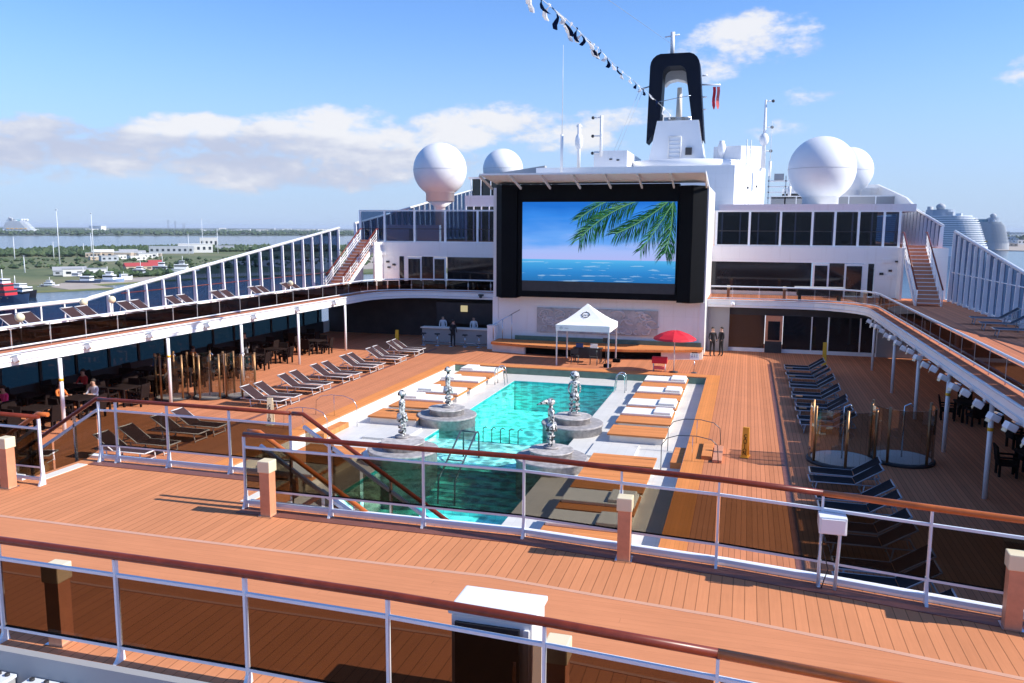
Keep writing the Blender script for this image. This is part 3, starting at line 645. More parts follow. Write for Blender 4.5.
# --- upper windscreen at the edge of the upper deck
def windscreen(xs_, y, z0, z1, label):
    w = thing('glass_windscreen', ((xs_[0]+xs_[-1])/2, y, z0), label, 'windscreen')
    MB().box(xs_[0]-0.1,xs_[-1]+0.1,y-0.07,y+0.07,z1-0.12,z1).build('top_rail', 'white_plate', w)
    MB().box(xs_[0]-0.1,xs_[-1]+0.1,y-0.05,y+0.05,z0,z0+0.1).build('bottom_rail', 'white_plate', w)
    MB().box(xs_[0]-0.1,xs_[-1]+0.1,y-0.03,y+0.03,z0+1.15,z0+1.21).build('mid_rail', 'near_black', w)
    for x in xs_: MB().box(x-0.085,x+0.085,y-0.1,y+0.1,z0,z1-0.121).build('post', 'fin_white', w)
    for a, c in zip(xs_, xs_[1:]): MB().box(a+0.085,c-0.085,y-0.015,y+0.015,z0+0.1,z1-0.13).build('glass_panel', 'glass_blue', w)
windscreen([-2.5,0.05,2.4,4.75,6.4,8.1,9.9,11.0][:8], 68.5, UZ, 10.55, 'tall framed glass windscreen on the upper deck edge, between the screen and the right-hand stair')
windscreen([-33.9,-31.5,-28.6,-25.7,-22.7,-19.7], 68.5, UZ, 10.6, 'tall framed glass windscreen on the upper deck edge, left of the screen')

# --- superstructure behind
w = thing('bridge_deckhouse', (-6, 90, UZ), 'white stepped deckhouse behind the screen, below the black funnel arch', 'deckhouse')
MB().prism([(-23,90),(-1.66,90),(1.5,96),(1.5,112),(-23,112)], 10.6, 15.7).build('upper_block', 'white_plate', w)
MB().prism([(-16.9,92),(-13.2,92),(-13.2,104),(-16.9,104)], 15.7, 17.6).build('roof_box', 'white_plate', w)
MB().lathe([(7.6,15.7),(7.6,16.7),(7.4,16.75)], (-7.2,101,0), 40).build('round_platform', 'white_gloss', w)
MB().prism([(-4.2,97.5),(-1.2,96.5),(1.3,98),(1.3,108),(-4.2,108)], 15.7, 18.3).build('roof_box', 'white_plate', w)
MB().box(-18,-2.8,70,90,UZ,10.6).build('lower_block', 'mid_grey', w)
MB().prismy([(-29,15.2),(-22.5,16.1),(-22.5,15.4),(-29,14.9)],92,93).build('side_wing', 'roof_grey', w)
for x, z in ((-15,16.6),(-14.2,16.5)): MB().box(x-0.15,x+0.15,91.93,92,z,z+0.15).build('vent', 'near_black', w)
for x, z in ((-0.3,13.4),(0.6,13.6)):
    MB().box(x-0.1,x+0.1,93.0+ (x+0.3)*2-0.6,93.3+(x+0.3)*2,z,z+0.2).build('wall_fitting', 'near_black', w)
ld = MB(); 
for xx in (-0.55,-0.15): ld.tube([(xx,92.0+ (xx+1.1)*1.9-0.9,10.7),(xx,92.0+(xx+1.1)*1.9-0.9,18.5)],0.06,6)
for k in range(14): ld.tube([(-0.55,92.1,11+k*0.5),(-0.15,92.85,11+k*0.5)],0.04,5)
ld.build('ladder', 'white_rail', w)
w = thing('sun_deckhouse', (6, 80, UZ), 'low white deckhouse with dark glass walls and railed roof under the right-hand domes', 'deckhouse')
MB().box(-2.6,13.4,76,110,10.62,11.25).build('roof', 'white_plate', w)
MB().box(-2.6,10.5,76.6,110,UZ,10.6).build('glass_wall', 'dark_glass', w)
for k in range(9): MB().box(-2.3+1.55*k-0.06,-2.3+1.55*k+0.06,76.4,76.58,UZ,10.6).build('column', 'mid_grey', w)
MB().box(2.0,14.0,86.0,86.05,11.26,12.25).build('railing_panel', 'mid_grey', w)
MB().box(1.9,14.1,85.97,86.08,12.26,12.35).build('railing_top', 'white_plate', w)
for k in range(6): MB().box(1.9+2.4*k,2.0+2.4*k,85.95,86.1,11.25,12.3).build('railing_post', 'white_plate', w)
MB().prismx([(77,11.25),(110,11.25),(110,14.6),(98,14.0),(80,11.9)], 13.2, 13.4).build('sloping_side', 'white_plate', w)
MB().box(3.5,13.2,97,98,11.3,13.6).build('rear_block', 'white_plate', w)
MB().box(3.4,9,96.9,96.98,12.3,13.0).build('rear_window', 'dark_glass', w)
w = thing('port_deckhouse', (-24, 84, UZ), 'dark glazed deckhouse with white bands behind the left-hand windscreen', 'deckhouse')
MB().box(-27.6,-18.5,80,110,UZ,11.2).build('glass_wall', 'dark_glass', w)
MB().box(-27.8,-18.4,79.8,110,11.2,12.3).build('band', 'white_plate', w)
MB().box(-27.4,-18.5,81,110,12.3,14.0).build('glass_wall', 'dark_glass', w)
MB().box(-27.8,-18.4,80.8,110,14.0,14.2).build('band', 'white_plate', w)
for k in range(12): MB().box(-27.7+0.82*k,-27.6+0.82*k,79.6,79.78,UZ,11.2).build('column', 'fin_white', w)
for k in range(9): MB().box(-27.5+1.05*k,-27.42+1.05*k,80.7,80.79,12.3,14.0).build('post', 'fin_white', w)
MB().box(-33.2,-27.8,72.5,73,UZ,9.3).build('low_screen', 'white_plate', w)
MB().box(-30.8,-30.3,72.38,72.48,UZ+0.1,8.9).build('low_screen_door', 'mid_grey', w)

# --- side windshields: slender fins with blue glass, top line climbing towards the bow
def ztop(y): return 4.98 if y < 37.0 else 5.02 + (y-37.2)*0.1355
def windshield(x, side, y0, y1, label):
    sgn = 1 if x > 0 else -1
    w = thing('fin_windshield', (x, y0, DB), label, 'windshield')
    ys = []; y = y0
    while y <= y1: ys.append(y); y += 1.535
    MB().tube([(x,y0,ztop(y0)),(x,37.0,4.98),(x,37.25,5.05),(x,y1,ztop(y1))] if y0 < 36 else [(x,y0,ztop(y0)),(x,y1,ztop(y1))], 0.11, 8).build('top_rail', 'white_gloss', w)
    low = lambda y: DB if y < 68.3 else UZ
    for y in ys:
        if y < 37:
            MB().box(x-0.04,x+0.04,y-0.04,y+0.04,DB,ztop(y)-0.05).build('fin', 'white', w); continue
        zt = ztop(y)-0.08; zb = low(y)
        MB().prismy([(x-sgn*0.27,zb),(x+sgn*0.05,zb),(x+sgn*0.05,zt),(x-sgn*0.18,zt)][::1], y-0.05, y+0.05).build('fin', 'fin_white', w)
    for a, c in zip(ys, ys[1:]):
        zb = max(low(a), low(c))
        MB().prismx([(a+0.06,zb+0.12),(c-0.06,zb+0.12),(c-0.06,ztop(c)-0.12),(a+0.06,ztop(a)-0.12)], x-0.015, x+0.015).build('glass_panel', 'glass_blue', w)
    yh = [y for y in ys if 40 < y < 68]
    if yh: MB().tube([(x-sgn*0.1,y0 if y0 > 37 else 39.5,DB+1.25),(x-sgn*0.1,min(y1,67.9),DB+1.25)] if x < 0 else [(x-sgn*0.1,max(y0,38),6.05),(x-sgn*0.1,min(y1,67.9),6.05)], 0.03, 6).build('mid_rail', 'fin_white' if x > 0 else 'handrail_wood', w)
    MB().box(x-0.1,x+0.1,y0,min(y1,68.1),DB,DB+0.12).build('base_rail', 'white', w)
windshield(-35.0, 'port', 12.4, 66.5, 'long row of white fins with blue glass climbing along the port side deck')
windshield(14.4, 'starboard', 12.4, 66.5, 'row of white fins with blue glass and sloping white top along the starboard side deck')
windshield(-35.0, 'port', 69.5, 112, 'upper run of white finned glass rising past the left-hand dome')
windshield(14.2, 'starboard', 69.5, 90, 'upper run of white finned glass behind the right-hand stair')

# --- glass balustrade of side decks and far deck
def balustrade(pts, z0, z1, label, gm='glass_side', every=True, name='glass_balustrade', railm='white_rail'):
    w = thing(name, (pts[0][0], pts[0][1], z0), label, 'balustrade')
    MB().tube([(x,y,z1) for x,y in pts], 0.055, 8).build('top_rail', railm, w)
    MB().tube([(x,y,z0+0.12) for x,y in pts], 0.04, 6).build('bottom_rail', railm, w)
    for x, y in pts: MB().box(x-0.014,x+0.014,y-0.014,y+0.014,z0,z1-0.05).build('post', 'mid_grey', w)
    for p, q in zip(pts, pts[1:]):
        v = Vector((q[0]-p[0],q[1]-p[1],0)); L = v.length; v.normalize()
        MB().bar((p[0]+v.x*0.05,p[1]+v.y*0.05,(z0+z1)/2+0.03),(q[0]-v.x*0.05,q[1]-v.y*0.05,(z0+z1)/2+0.03),0.02,z1-z0-0.28).build('glass_panel', gm, w)
    return w
RB = 3.75
corner = [(8.5-RB+RB*math.cos(math.radians(a)), 58.6+RB*math.sin(math.radians(a))) for a in (15,30,45,60,75,90)]
side = [(8.5, 10.6+ i*(48.0/24)) for i in range(25)]
balustrade(side, DB, 4.87, 'glass balustrade along the inner edge of the starboard side deck')
balustrade([(mx_(x),y) for x,y in side], DB, 4.87, 'smoky glass balustrade along the inner edge of the port side deck')
far = [(8.5,58.6)] + corner + [(4.75-1.9*i, 62.35+0.25) for i in range(1,4)] + [(-2.5,62.6)]
balustrade(far, DB, 4.87, 'curved glass balustrade on the far deck right of the screen', 'glass_deck')
balustrade([(mx_(x),y) for x,y in far], DB, 4.87, 'curved smoky glass balustrade on the far deck left of the screen', 'glass_side')

# --- slim white pillars under the side decks
def pillar(x, y, label, group, band):
    w = thing('deck_pillar', (x, y, 0), label, 'pillar', group)
    MB().tube([(x,y,0),(x,y,3.35)], 0.085, 10).build('shaft', 'white_gloss', w)
    if band: MB().tube([(x,y,2.36),(x,y,2.48)], 0.095, 10).build('band', 'yellow', w)
LP = [22.0, 28.2, 35.1, 41.45, 47.8, 54.4]
for i, y in enumerate(LP): pillar(-28.3, y, 'white pillar holding up the port side deck, %s from the camera' % ORD[i], 'pillars under the port deck', y in (28.2, 35.1))
for i, y in enumerate([18.5, 24.4, 30.3, 36.45, 42.6, 49.3, 57.0]): pillar(8.1, y, 'white pillar holding up the starboard side deck, %s from the camera' % ORD[i], 'pillars under the starboard deck', y in (30.3, 36.45))

# --- flight of steps from the far deck up to the upper deck
def up_stair(f, label):
    w = thing('open_stair', (f(12.05), 61.5, DB), label, 'stair')
    ya, yb, za, zb = 61.5, 68.0, DB, UZ
    for xx in (11.25, 12.85):
        xx = f(xx)
        MB().prismx([(ya,za-0.05),(ya+0.5,za-0.05),(yb,zb-0.35),(yb,zb+0.1)], xx-0.05, xx+0.05).build('stringer', 'white', w)
        MB().tube([(xx,ya,za+1.15),(xx,yb,zb+1.15),(xx,yb+0.4,zb+1.15)], 0.06, 8).build('handrail', 'handrail_wood', w)
        for k in range(3): MB().tube([(xx,ya,za+0.35+0.25*k),(xx,yb,zb+0.35+0.25*k)], 0.03, 6).build('guard_rail', 'white', w)
        for k in range(6):
            t = k/5; MB().tube([(xx,ya+(yb-ya)*t,za+(zb-za)*t),(xx,ya+(yb-ya)*t,za+(zb-za)*t+1.12)], 0.04, 6).build('baluster', 'white', w)
    n_ = 15
    for k in range(n_):
        t = (k+1)/n_; y = ya+(yb-ya)*(k+0.5)/n_
        xx = sorted((f(11.31), f(12.79)))
        tr = MB().box(xx[0],xx[1],y-0.22,y+0.2,za+(zb-za)*t-0.08,za+(zb-za)*t).box(xx[0],xx[1],y+0.14,y+0.199,za+(zb-za)*t-0.08,za+(zb-za)*t+0.18).build('tread', 'post_wood', w)
        MB().box(xx[0],xx[1],y-0.25,y-0.221,za+(zb-za)*t-0.05,za+(zb-za)*t+0.002).build('nosing', 'white', tr)
up_stair(lambda x: x, 'open stair with wooden treads climbing to the upper deck beside the starboard windshield')
up_stair(lambda x: mx_(x)-0.25, 'open stair with wooden handrails climbing to the upper deck beside the port windshield')
# ================================================================== near railings
def near_rail(pts, z, label, gm, hand='handrail_wood', hand2=None, split=None, top=1.38, curb=True, low=0.36, foot=1.0):
    """handrail on flat posts, white rail, tinted glass, low rail and kerb rail; a post at every point"""
    w = thing('glass_railing', (pts[0][0], pts[0][1], z), label, 'railing')
    if split is None: MB().tube([(x,y,z+top) for x,y in pts], 0.043, 12).build('handrail', hand, w)
    else:
        MB().tube([(x,y,z+top) for x,y in pts[:split+1]], 0.047, 12).build('handrail', hand, w)
        tag(MB().tube([(x,y,z+top) for x,y in pts[split:]], 0.048, 12).build('handrail', hand2, w), 'newer orange length of wooden handrail')
    b = MB(); b2 = MB(); b3 = MB()
    for p, q in zip(pts, pts[1:]):
        b.bar((p[0],p[1],z+top-0.235),(q[0],q[1],z+top-0.235),0.045,0.036)
        b2.bar((p[0],p[1],z+low),(q[0],q[1],z+low),0.04,0.035)
        b3.bar((p[0],p[1],z+0.12),(q[0],q[1],z+0.12),0.05,0.055)
    b.build('upper_rail', 'white_rail', w); b2.build('lower_rail', 'white_rail', w)
    if curb: b3.build('kerb_rail', 'white_rail', w)
    for i, (x, y) in enumerate(pts):
        m_ = MB().box(x-0.015,x+0.015,y-0.035,y+0.025,z+0.02,z+top-0.04)
        m_.prismx([(y-0.12,z+0.0),(y+0.05,z+0.0),(y+0.031,z+0.4*foot),(y-0.036,z+0.24*foot),(y-0.07,z+0.10*foot)], x-0.021, x+0.021)
        m_.build('post', 'white_rail', w)
    for p, q in zip(pts, pts[1:]):
        v = Vector((q[0]-p[0],q[1]-p[1],0)).normalized(); zc = z+(low+0.03+top-0.265)/2; h = top-0.265-low-0.03
        gp = MB().bar((p[0]+v.x*0.03,p[1]+v.y*0.03+0.0,zc),(q[0]-v.x*0.03,q[1]-v.y*0.03,zc),0.018,h).build('glass_panel', gm, w)
        MB().bar((p[0]+v.x*0.03,p[1]+v.y*0.03,z+low+0.025),(q[0]-v.x*0.03,q[1]-v.y*0.03,z+low+0.025),0.026,0.018).build('glass_seal', 'black', gp)
    return w
near_rail(FR, DB, 'front railing of smoky glass and wooden handrail across the middle, overlooking the pool', 'glass_front', split=6, hand2='handrail_new')
near_rail([(x,y) for x,y in FL[:8]], DB, 'glass railing at the left edge with a dark wooden handrail, beside the left stair opening', 'glass_front')
near_rail([(-13.4,14.3),(-13.0,14.35),(-11.7,14.36),(-10.18,14.36),(-8.75,14.36)], DB, 'glass railing between the two stair openings with a dark wooden handrail', 'glass_front')
near_rail(FG, DB, 'nearest railing at the bottom, mahogany handrail over dark brown glass', 'glass_fore', split=11, hand2='handrail_new', curb=False, top=1.30, low=0.17, foot=0.45)

# stairs down to the pool deck, one each side
def down_stair(f, label, full=True):
    w = thing('pool_stair', (f(-8.5), 13.5, 0), label, 'stair')
    xa, xb = -8.45, -2.15; sl_ = 3.9/(xb-xa)
    for y, nm in ((14.36,'handrail_wood'),(12.82,'handrail_new')):
        hm = nm
        MB().tube([(f(xa-0.25),y,5.28),(f(xa),y,5.28),(f(xb),y,5.28-3.9),(f(xb+0.25),y,1.3)], 0.045, 10).build('handrail', hm, w)
        MB().bar((f(xa),y,5.03),(f(xb),y,5.03-3.9),0.06,0.06).build('upper_rail', 'white_rail', w)
        MB().bar((f(xa+0.3),y,3.62),(f(xb),y,0.16),0.06,0.34).build('stringer', 'white_rail', w)
        for k in range(5):
            t = (k+0.5)/5; x = xa+(xb-xa)*t; zz = 3.9-3.9*t
            MB().box(f(x)-0.02,f(x)+0.02,y-0.03,y+0.03,zz,zz+1.35).build('post', 'steel', w)
        for k in range(5):
            a, c = k/5, (k+1)/5
            xs0, xs1 = xa+(xb-xa)*a+0.04, xa+(xb-xa)*c-0.04; za, zb = 3.9-3.9*a, 3.9-3.9*c
            MB().prismy([(f(xs0),za+0.22),(f(xs1),zb+0.22),(f(xs1),zb+1.1),(f(xs0),za+1.1)], y-0.012, y+0.012).build('glass_panel', 'glass_front', w)
    n_ = 17
    for k in range(n_):
        t = (k+0.5)/n_; x = xa+(xb-xa)*t; xx = sorted((f(x-0.16), f(x+0.22))); zz = 3.9-3.9*(k+1)/n_
        tr = MB().box(xx[0],xx[1],12.88,14.3,zz-0.06,zz).build('tread', 'cream_base', w)
        xx = sorted((f(x+0.14), f(x+0.221)))
        MB().box(xx[0],xx[1],12.88,14.3,zz-0.061,zz+0.004).build('nosing', 'dark_maroon', tr)
down_stair(lambda x: x, 'stair with wooden handrails going down to the right towards the pool, behind the front railing')
down_stair(lambda x: mx_(x)-1.35, 'stair going down to the left through the left railing opening')

# ------------------------------------------------------------------ square lamp posts on the near deck
bl = thing('lamp_post', (0,0,0), 'short square wooden lamp post', 'lamp post', 'square wooden lamp posts on the near deck')
MB().box(-0.10,0.10,-0.10,0.10,0,0.81).build('post', 'post_wood', bl, bevel=0.008)
MB().box(-0.12,0.12,-0.12,0.12,0.81,1.02).build('lamp_cap', 'lamp_cap', bl, bevel=0.015)
MB().box(-0.13,0.13,-0.13,0.13,0.0,0.02).build('base_plate', 'steel', bl)
spots = [((-13.74,12.25), 'square wooden lamp post at the left railing, near the left edge'),
         ((-8.02,12.35), 'square wooden lamp post at the left end of the front railing'),
         ((-1.65,12.22), 'square wooden lamp post in the middle of the front railing'),
         ((3.5,11.45), 'square wooden lamp post at the right end of the front railing'),
         ((-7.95,7.65), 'lamp post seen through dark glass of the nearest railing, at the bottom left'),
         ((-1.66,7.58), 'lamp post with cream cap beside the white cabinet')]
for i, ((x,y), lb) in enumerate(spots):
    o = bl if i == 0 else dup(bl)
    o.location = (x,y,DB+0.004); o['label'] = lb; o.rotation_euler.z = (0,0,0.03,-0.06,0.05,0)[i]

# white cabinet behind the nearest railing
w = thing('storage_cabinet', (-2.33,7.92,DB+0.004), 'white deck cabinet with dark front behind the nearest railing', 'cabinet')
MB().box(-2.83,-1.95,7.66,8.2,DB+0.03,4.99).build('body', 'white_gloss', w, bevel=0.015)
MB().box(-2.86,-1.92,7.63,8.23,5.0,5.06).build('top', 'white_gloss', w, bevel=0.02)
MB().box(-2.78,-2.08,7.62,7.655,DB+0.08,4.93).build('door', 'near_black', w, bevel=0.006)
MB().box(-2.04,-1.98,7.63,7.658,DB+0.08,4.93).build('hinge_strip', 'white', w)
MB().box(-2.14,-2.10,7.59,7.62,4.3,4.6).build('handle', 'steel', w)

# floodlight on two thin legs at the front railing
w = thing('floodlight', (1.3,12.0,DB), 'white floodlight box on thin legs at the front railing, right of the middle lamp post', 'floodlight')
MB().prismx([(11.82,4.78),(12.12,4.84),(12.12,5.02),(11.84,5.02)],1.13,1.50).build('head', 'white_gloss', w, bevel=0.01)
MB().box(1.16,1.47,11.80,11.825,4.80,5.0).build('lens', 'white', w)
MB().tube([(1.17,12.03,DB),(1.19,12.03,4.85)],0.018,8).build('leg', 'white_rail', w)
MB().tube([(1.40,11.98,DB),(1.43,11.98,4.72),(1.33,11.98,4.82)],0.026,8).build('leg', 'white_rail', w)
MB().tube([(1.24,12.0,4.84),(1.2,12.0,4.55),(1.3,12.0,4.2),(1.22,12.0,DB)],0.008,6).build('cable', 'near_black', w)

# boxes below the near edge
for i, (x0, x1, lb) in enumerate(((-8.75,-8.25,'grey equipment box at the bottom left corner'),(-8.0,-7.25,'flat bolted grey equipment box low at the bottom left, second from the corner'))):
    y1 = yg((x0+x1)/2)-0.26
    w = thing('equipment_box', ((x0+x1)/2,y1-0.3,3.3), lb, 'equipment box')
    MB().box(x0,x1,y1-0.5,y1,3.2,3.62).build('body', 'mid_grey', w, bevel=0.02)
    MB().box(x0-0.02,x1+0.02,y1-0.52,y1,3.621,3.66).build('lid', 'white_rail', w, bevel=0.008)
    for k in range(4): MB().lathe([(0.03,0),(0.03,0.03)],(x0+0.06+(x1-x0-0.12)*k/3,y1-0.06,3.66),8).build('bolt', 'near_black', w)
w = thing('equipment_shelf', (-7,6.7,3.05), 'grey ledge carrying the equipment boxes at the bottom left', 'ledge')
MB().box(-14,-3,6.3,7.1,3.05,3.2).build('top', 'mid_grey', w)
MB().box(-14,-3,6.8,7.1,0.0,3.05).build('bracket', 'mid_grey', w)

# ================================================================== sun loungers
def make_lounger(fabric, frame, name='sun_lounger'):
    """head towards -x, foot at x=0; length 2.35, width 0.86"""
    t = thing(name, (0,0,0), 'sun lounger', 'sun lounger')
    L, hw, hz = 2.35, 0.40, 0.40; hb = -1.45                       # hinge of the back
    bx_, bz_ = -2.32, 0.98
    b = MB()
    for s in (-1,1):
        b.tube([(0,s*hw,hz),(-2.3,s*hw,hz)],0.022,6)
        b.tube([(hb,s*hw,hz+0.02),(bx_,s*hw,bz_)],0.022,6)
        b.tube([(-2.15,s*(hw-0.04),hz),(-2.02,s*(hw-0.04),0.80)],0.018,5)
    b.tube([(0,-hw,hz),(0,hw,hz)],0.028,6); b.tube([(-2.3,-hw,hz),(-2.3,hw,hz)],0.028,6); b.tube([(bx_,-hw,bz_),(bx_,hw,bz_)],0.028,6)
    b.build('frame', frame, t)
    for x in (-0.22,-1.75):
        for s in (-1,1): MB().tube([(x,s*hw,hz),(x+0.06,s*hw,0.0)],0.026,6).build('leg', frame, t)
        MB().tube([(x+0.05,-hw,0.06),(x+0.05,hw,0.06)],0.02,5).build('stretcher', frame, t)
    b = MB(); n_ = 6; vs = []
    for i in range(n_+1):
        x = -0.04+(hb+0.04)*i/n_
        for j in range(5): vs.append((x, -hw+2*hw*j/4, hz+0.015-0.03*math.sin(PI*j/4)*math.sin(PI*i/n_)))
    b.smooth = True; b.add(vs, [(i*5+j,i*5+j+1,(i+1)*5+j+1,(i+1)*5+j) for i in range(n_) for j in range(4)])
    vs2 = [(x,y,z-0.012) for x,y,z in vs]; b.add(vs2, [(i*5+j,(i+1)*5+j,(i+1)*5+j+1,i*5+j+1) for i in range(n_) for j in range(4)])
    b.build('seat', fabric, t)
    b = MB(); b.smooth = True; vs = []
    for i in range(n_+1):
        u = 0.02+0.96*i/n_; x = hb+(bx_-hb)*u; z = hz+0.03+(bz_-hz)*u
        for j in range(5): vs.append((x-0.02*math.sin(PI*j/4), -hw+2*hw*j/4, z-0.03*math.sin(PI*j/4)))
    b.add(vs, [(i*5+j,i*5+j+1,(i+1)*5+j+1,(i+1)*5+j) for i in range(n_) for j in range(4)])
    b.add([(x,y,z-0.012) for x,y,z in vs], [(i*5+j,(i+1)*5+j,(i+1)*5+j+1,i*5+j+1) for i in range(n_) for j in range(4)])
    b.build('backrest', fabric, t)
    return t
Lb = make_lounger('sling', 'frame_white'); used = [False]
def place(proto, x, y, rz, label, group, z=0.0):
    if not proto.get('used'): proto['used'] = 1; o = proto; o.location = (x,y,z); o.rotation_euler.z = rz; o['label'] = label; o['group'] = group
    else:
        o = dup(proto, (x,y,z), rz, label, group)
    return o
PAIR = ('the near one', 'the far one')
centers = [53.9, 50.4, 46.95, 43.3, 39.9, 36.3]
for i, cy in enumerate(centers):
    for k, s in enumerate((-0.55, 0.55)):
        place(Lb, -22.05+random.uniform(-.1,.1), cy+s+random.uniform(-.04,.04), random.uniform(-.04,.04),
              'brown lounger left of the pool, %s of the %s pair from the screen' % (('near one','far one')[k], ORD[i]), 'brown sun loungers left of the pool')
for i, cy in enumerate((29.6, 26.4)):
    for k, s in enumerate((-0.6, 0.6)):
        place(Lb, -21.8+random.uniform(-.1,.1), cy+s, random.uniform(-.03,.03),
              'brown lounger seen through left railing glass, %s of the %s pair' % (('near one','far one')[k], ('farther','nearer')[i]), 'brown sun loungers behind the left railing')
place(Lb, -25.2, 24.5, 0.35, 'brown mesh lounger standing askew by the foot of the left stair', 'brown sun loungers behind the left railing')
for i, y in enumerate([27.2,30.6,34.2,38.1,42.0,46.2,50.4,54.6]):
    for k, s in enumerate((-0.5,0.5)):
        place(Lb, -30.9, y+s, random.uniform(-.03,.03), 'lounger on the port upper side deck, %s of %s pair from the camera' % (('near one','far one')[k], ORD[i]), 'loungers on the port side deck', DB+0.006)
Ln = make_lounger('sling_navy', 'frame_grey')
rows = [54.2, 51.2, 48.1, 45.0, 42.0, 39.0]
for i, cy in enumerate(rows):
    for k, s in enumerate((-0.55, 0.5)):
        place(Ln, 2.6+random.uniform(-.06,.06), cy+s, PI+random.uniform(-.03,.03),
              'navy lounger right of the pool, %s of the %s pair from the screen' % (('near one','far one')[k], ORD[i]), 'navy sun loungers right of the pool')
rows = [30.2, 27.3, 24.4, 21.5, 18.8]
for i, cy in enumerate(rows):
    for k, s in enumerate((-0.55, 0.5)):
        place(Ln, 2.45+random.uniform(-.05,.05), cy+s, PI+random.uniform(-.03,.03),
              'navy lounger nearer than the glass showers, %s of %s pair from them' % (('near one','far one')[k], ORD[i]), 'navy sun loungers nearer than the shower')
Lu = make_lounger('sling_blue', 'frame_grey')
for i, (x, y) in enumerate(((14.2,50.4),(14.0,47.6),(13.9,44.8))):
    place(Lu, x-2.2, y, PI-0.1, 'blue lounger on the starboard side deck, %s from the stair' % ORD[i], 'blue loungers on the starboard side deck', DB+0.006)
# small folded towels lying on navy loungers
tw = MB().cbox((0,0,0.03),(0.34,0.24,0.06)).build('folded_towel', 'tan', bevel=0.015)
tag(tw, 'towel', 'towel', 'folded tan towels on the navy loungers')
for i, (x, y) in enumerate(((2.85,53.65),(2.85,50.65),(2.9,44.45),(2.9,41.45))):
    o = tw if i == 0 else dup(tw)
    o.location = (x,y,0.425); o['label'] = 'small tan folded towel on a navy lounger, %s from the screen end' % ORD[i]

# ================================================================== sun beds in the sunken terrace
def sunbed(y0, y1, c0, c1, left, label):
    f = mx_ if left else (lambda x: x)
    w = thing('teak_sunbed', (f(-4.43), (y0+y1)/2, ZS), label, 'sun bed', 'teak sun beds with cushions beside the pool')
    xx = sorted((f(-5.71), f(-3.14)))
    MB().box(xx[0],xx[1],y0,y1,-0.14,-0.06).build('top', 'teak_bed', w, bevel=0.008)
    MB().box(xx[0]+0.1,xx[1]-0.1,y0+0.1,y1-0.1,ZS,-0.141).build('base', 'cream_base', w)
    if c0 is not None:
        zc = -0.058
        c = MB().box(xx[0]+0.06,xx[1]-0.06,c0+0.04,c1-0.04,zc,zc+0.12).build('cushion', 'cushion', w, bevel=0.035)
        px = sorted((f(-3.25), f(-4.1)))
        MB().box(px[0],px[1],c0+0.12,c1-0.14,zc+0.12,zc+0.24).build('pillow', 'cushion', w, bevel=0.05)
beds = [(47.25,50.55,48.75,50.45),(43.75,46.9,45.25,46.8),(41.5,43.35,41.6,43.3),(38.1,41.0,39.45,40.95),(35.65,37.45,None,None),(30.9,32.3,None,None),(27.65,30.2,None,None),(25.35,27.3,25.85,27.25),(22.3,25.0,23.6,24.95),(19.4,21.9,19.5,20.9)]
for left in (False, True):
    for i, (a,c,d_,e) in enumerate(beds):
        if left and i in (5,8): continue
        sunbed(a,c,d_,e,left,'%s teak sun bed on the %s side of the pool, %s from the screen' % ('white-cushioned' if d_ else 'bare', 'left' if left else 'right', ORD[i if not (left and i > 5) else i-1]))

# ================================================================== people and statues grown from a skeleton
def skin_mesh(name, pts, edges, mats, region=None, levels=1):
    me = bpy.data.meshes.new('tmp'); me.from_pydata([p[:3] for p in pts], edges, [])
    o = bpy.data.objects.new('tmp', me); C.objects.link(o)
    md = o.modifiers.new('skin', 'SKIN')
    for i, p in enumerate(pts):
        v = me.skin_vertices[0].data[i]; r = p[3]; v.radius = (r, p[4] if len(p) > 4 else r); v.use_root = (i == 0)
    md.use_smooth_shade = True
    sb = o.modifiers.new('sub', 'SUBSURF'); sb.levels = levels
    bpy.context.view_layer.update()
    m2 = bpy.data.meshes.new_from_object(o.evaluated_get(bpy.context.evaluated_depsgraph_get())); m2.name = name
    bpy.data.objects.remove(o)
    m2.materials.clear()
    for k in mats: m2.materials.append(MATS[k])
    for p in m2.polygons:
        p.use_smooth = True
        if region: p.material_index = region(p.center)
    return m2
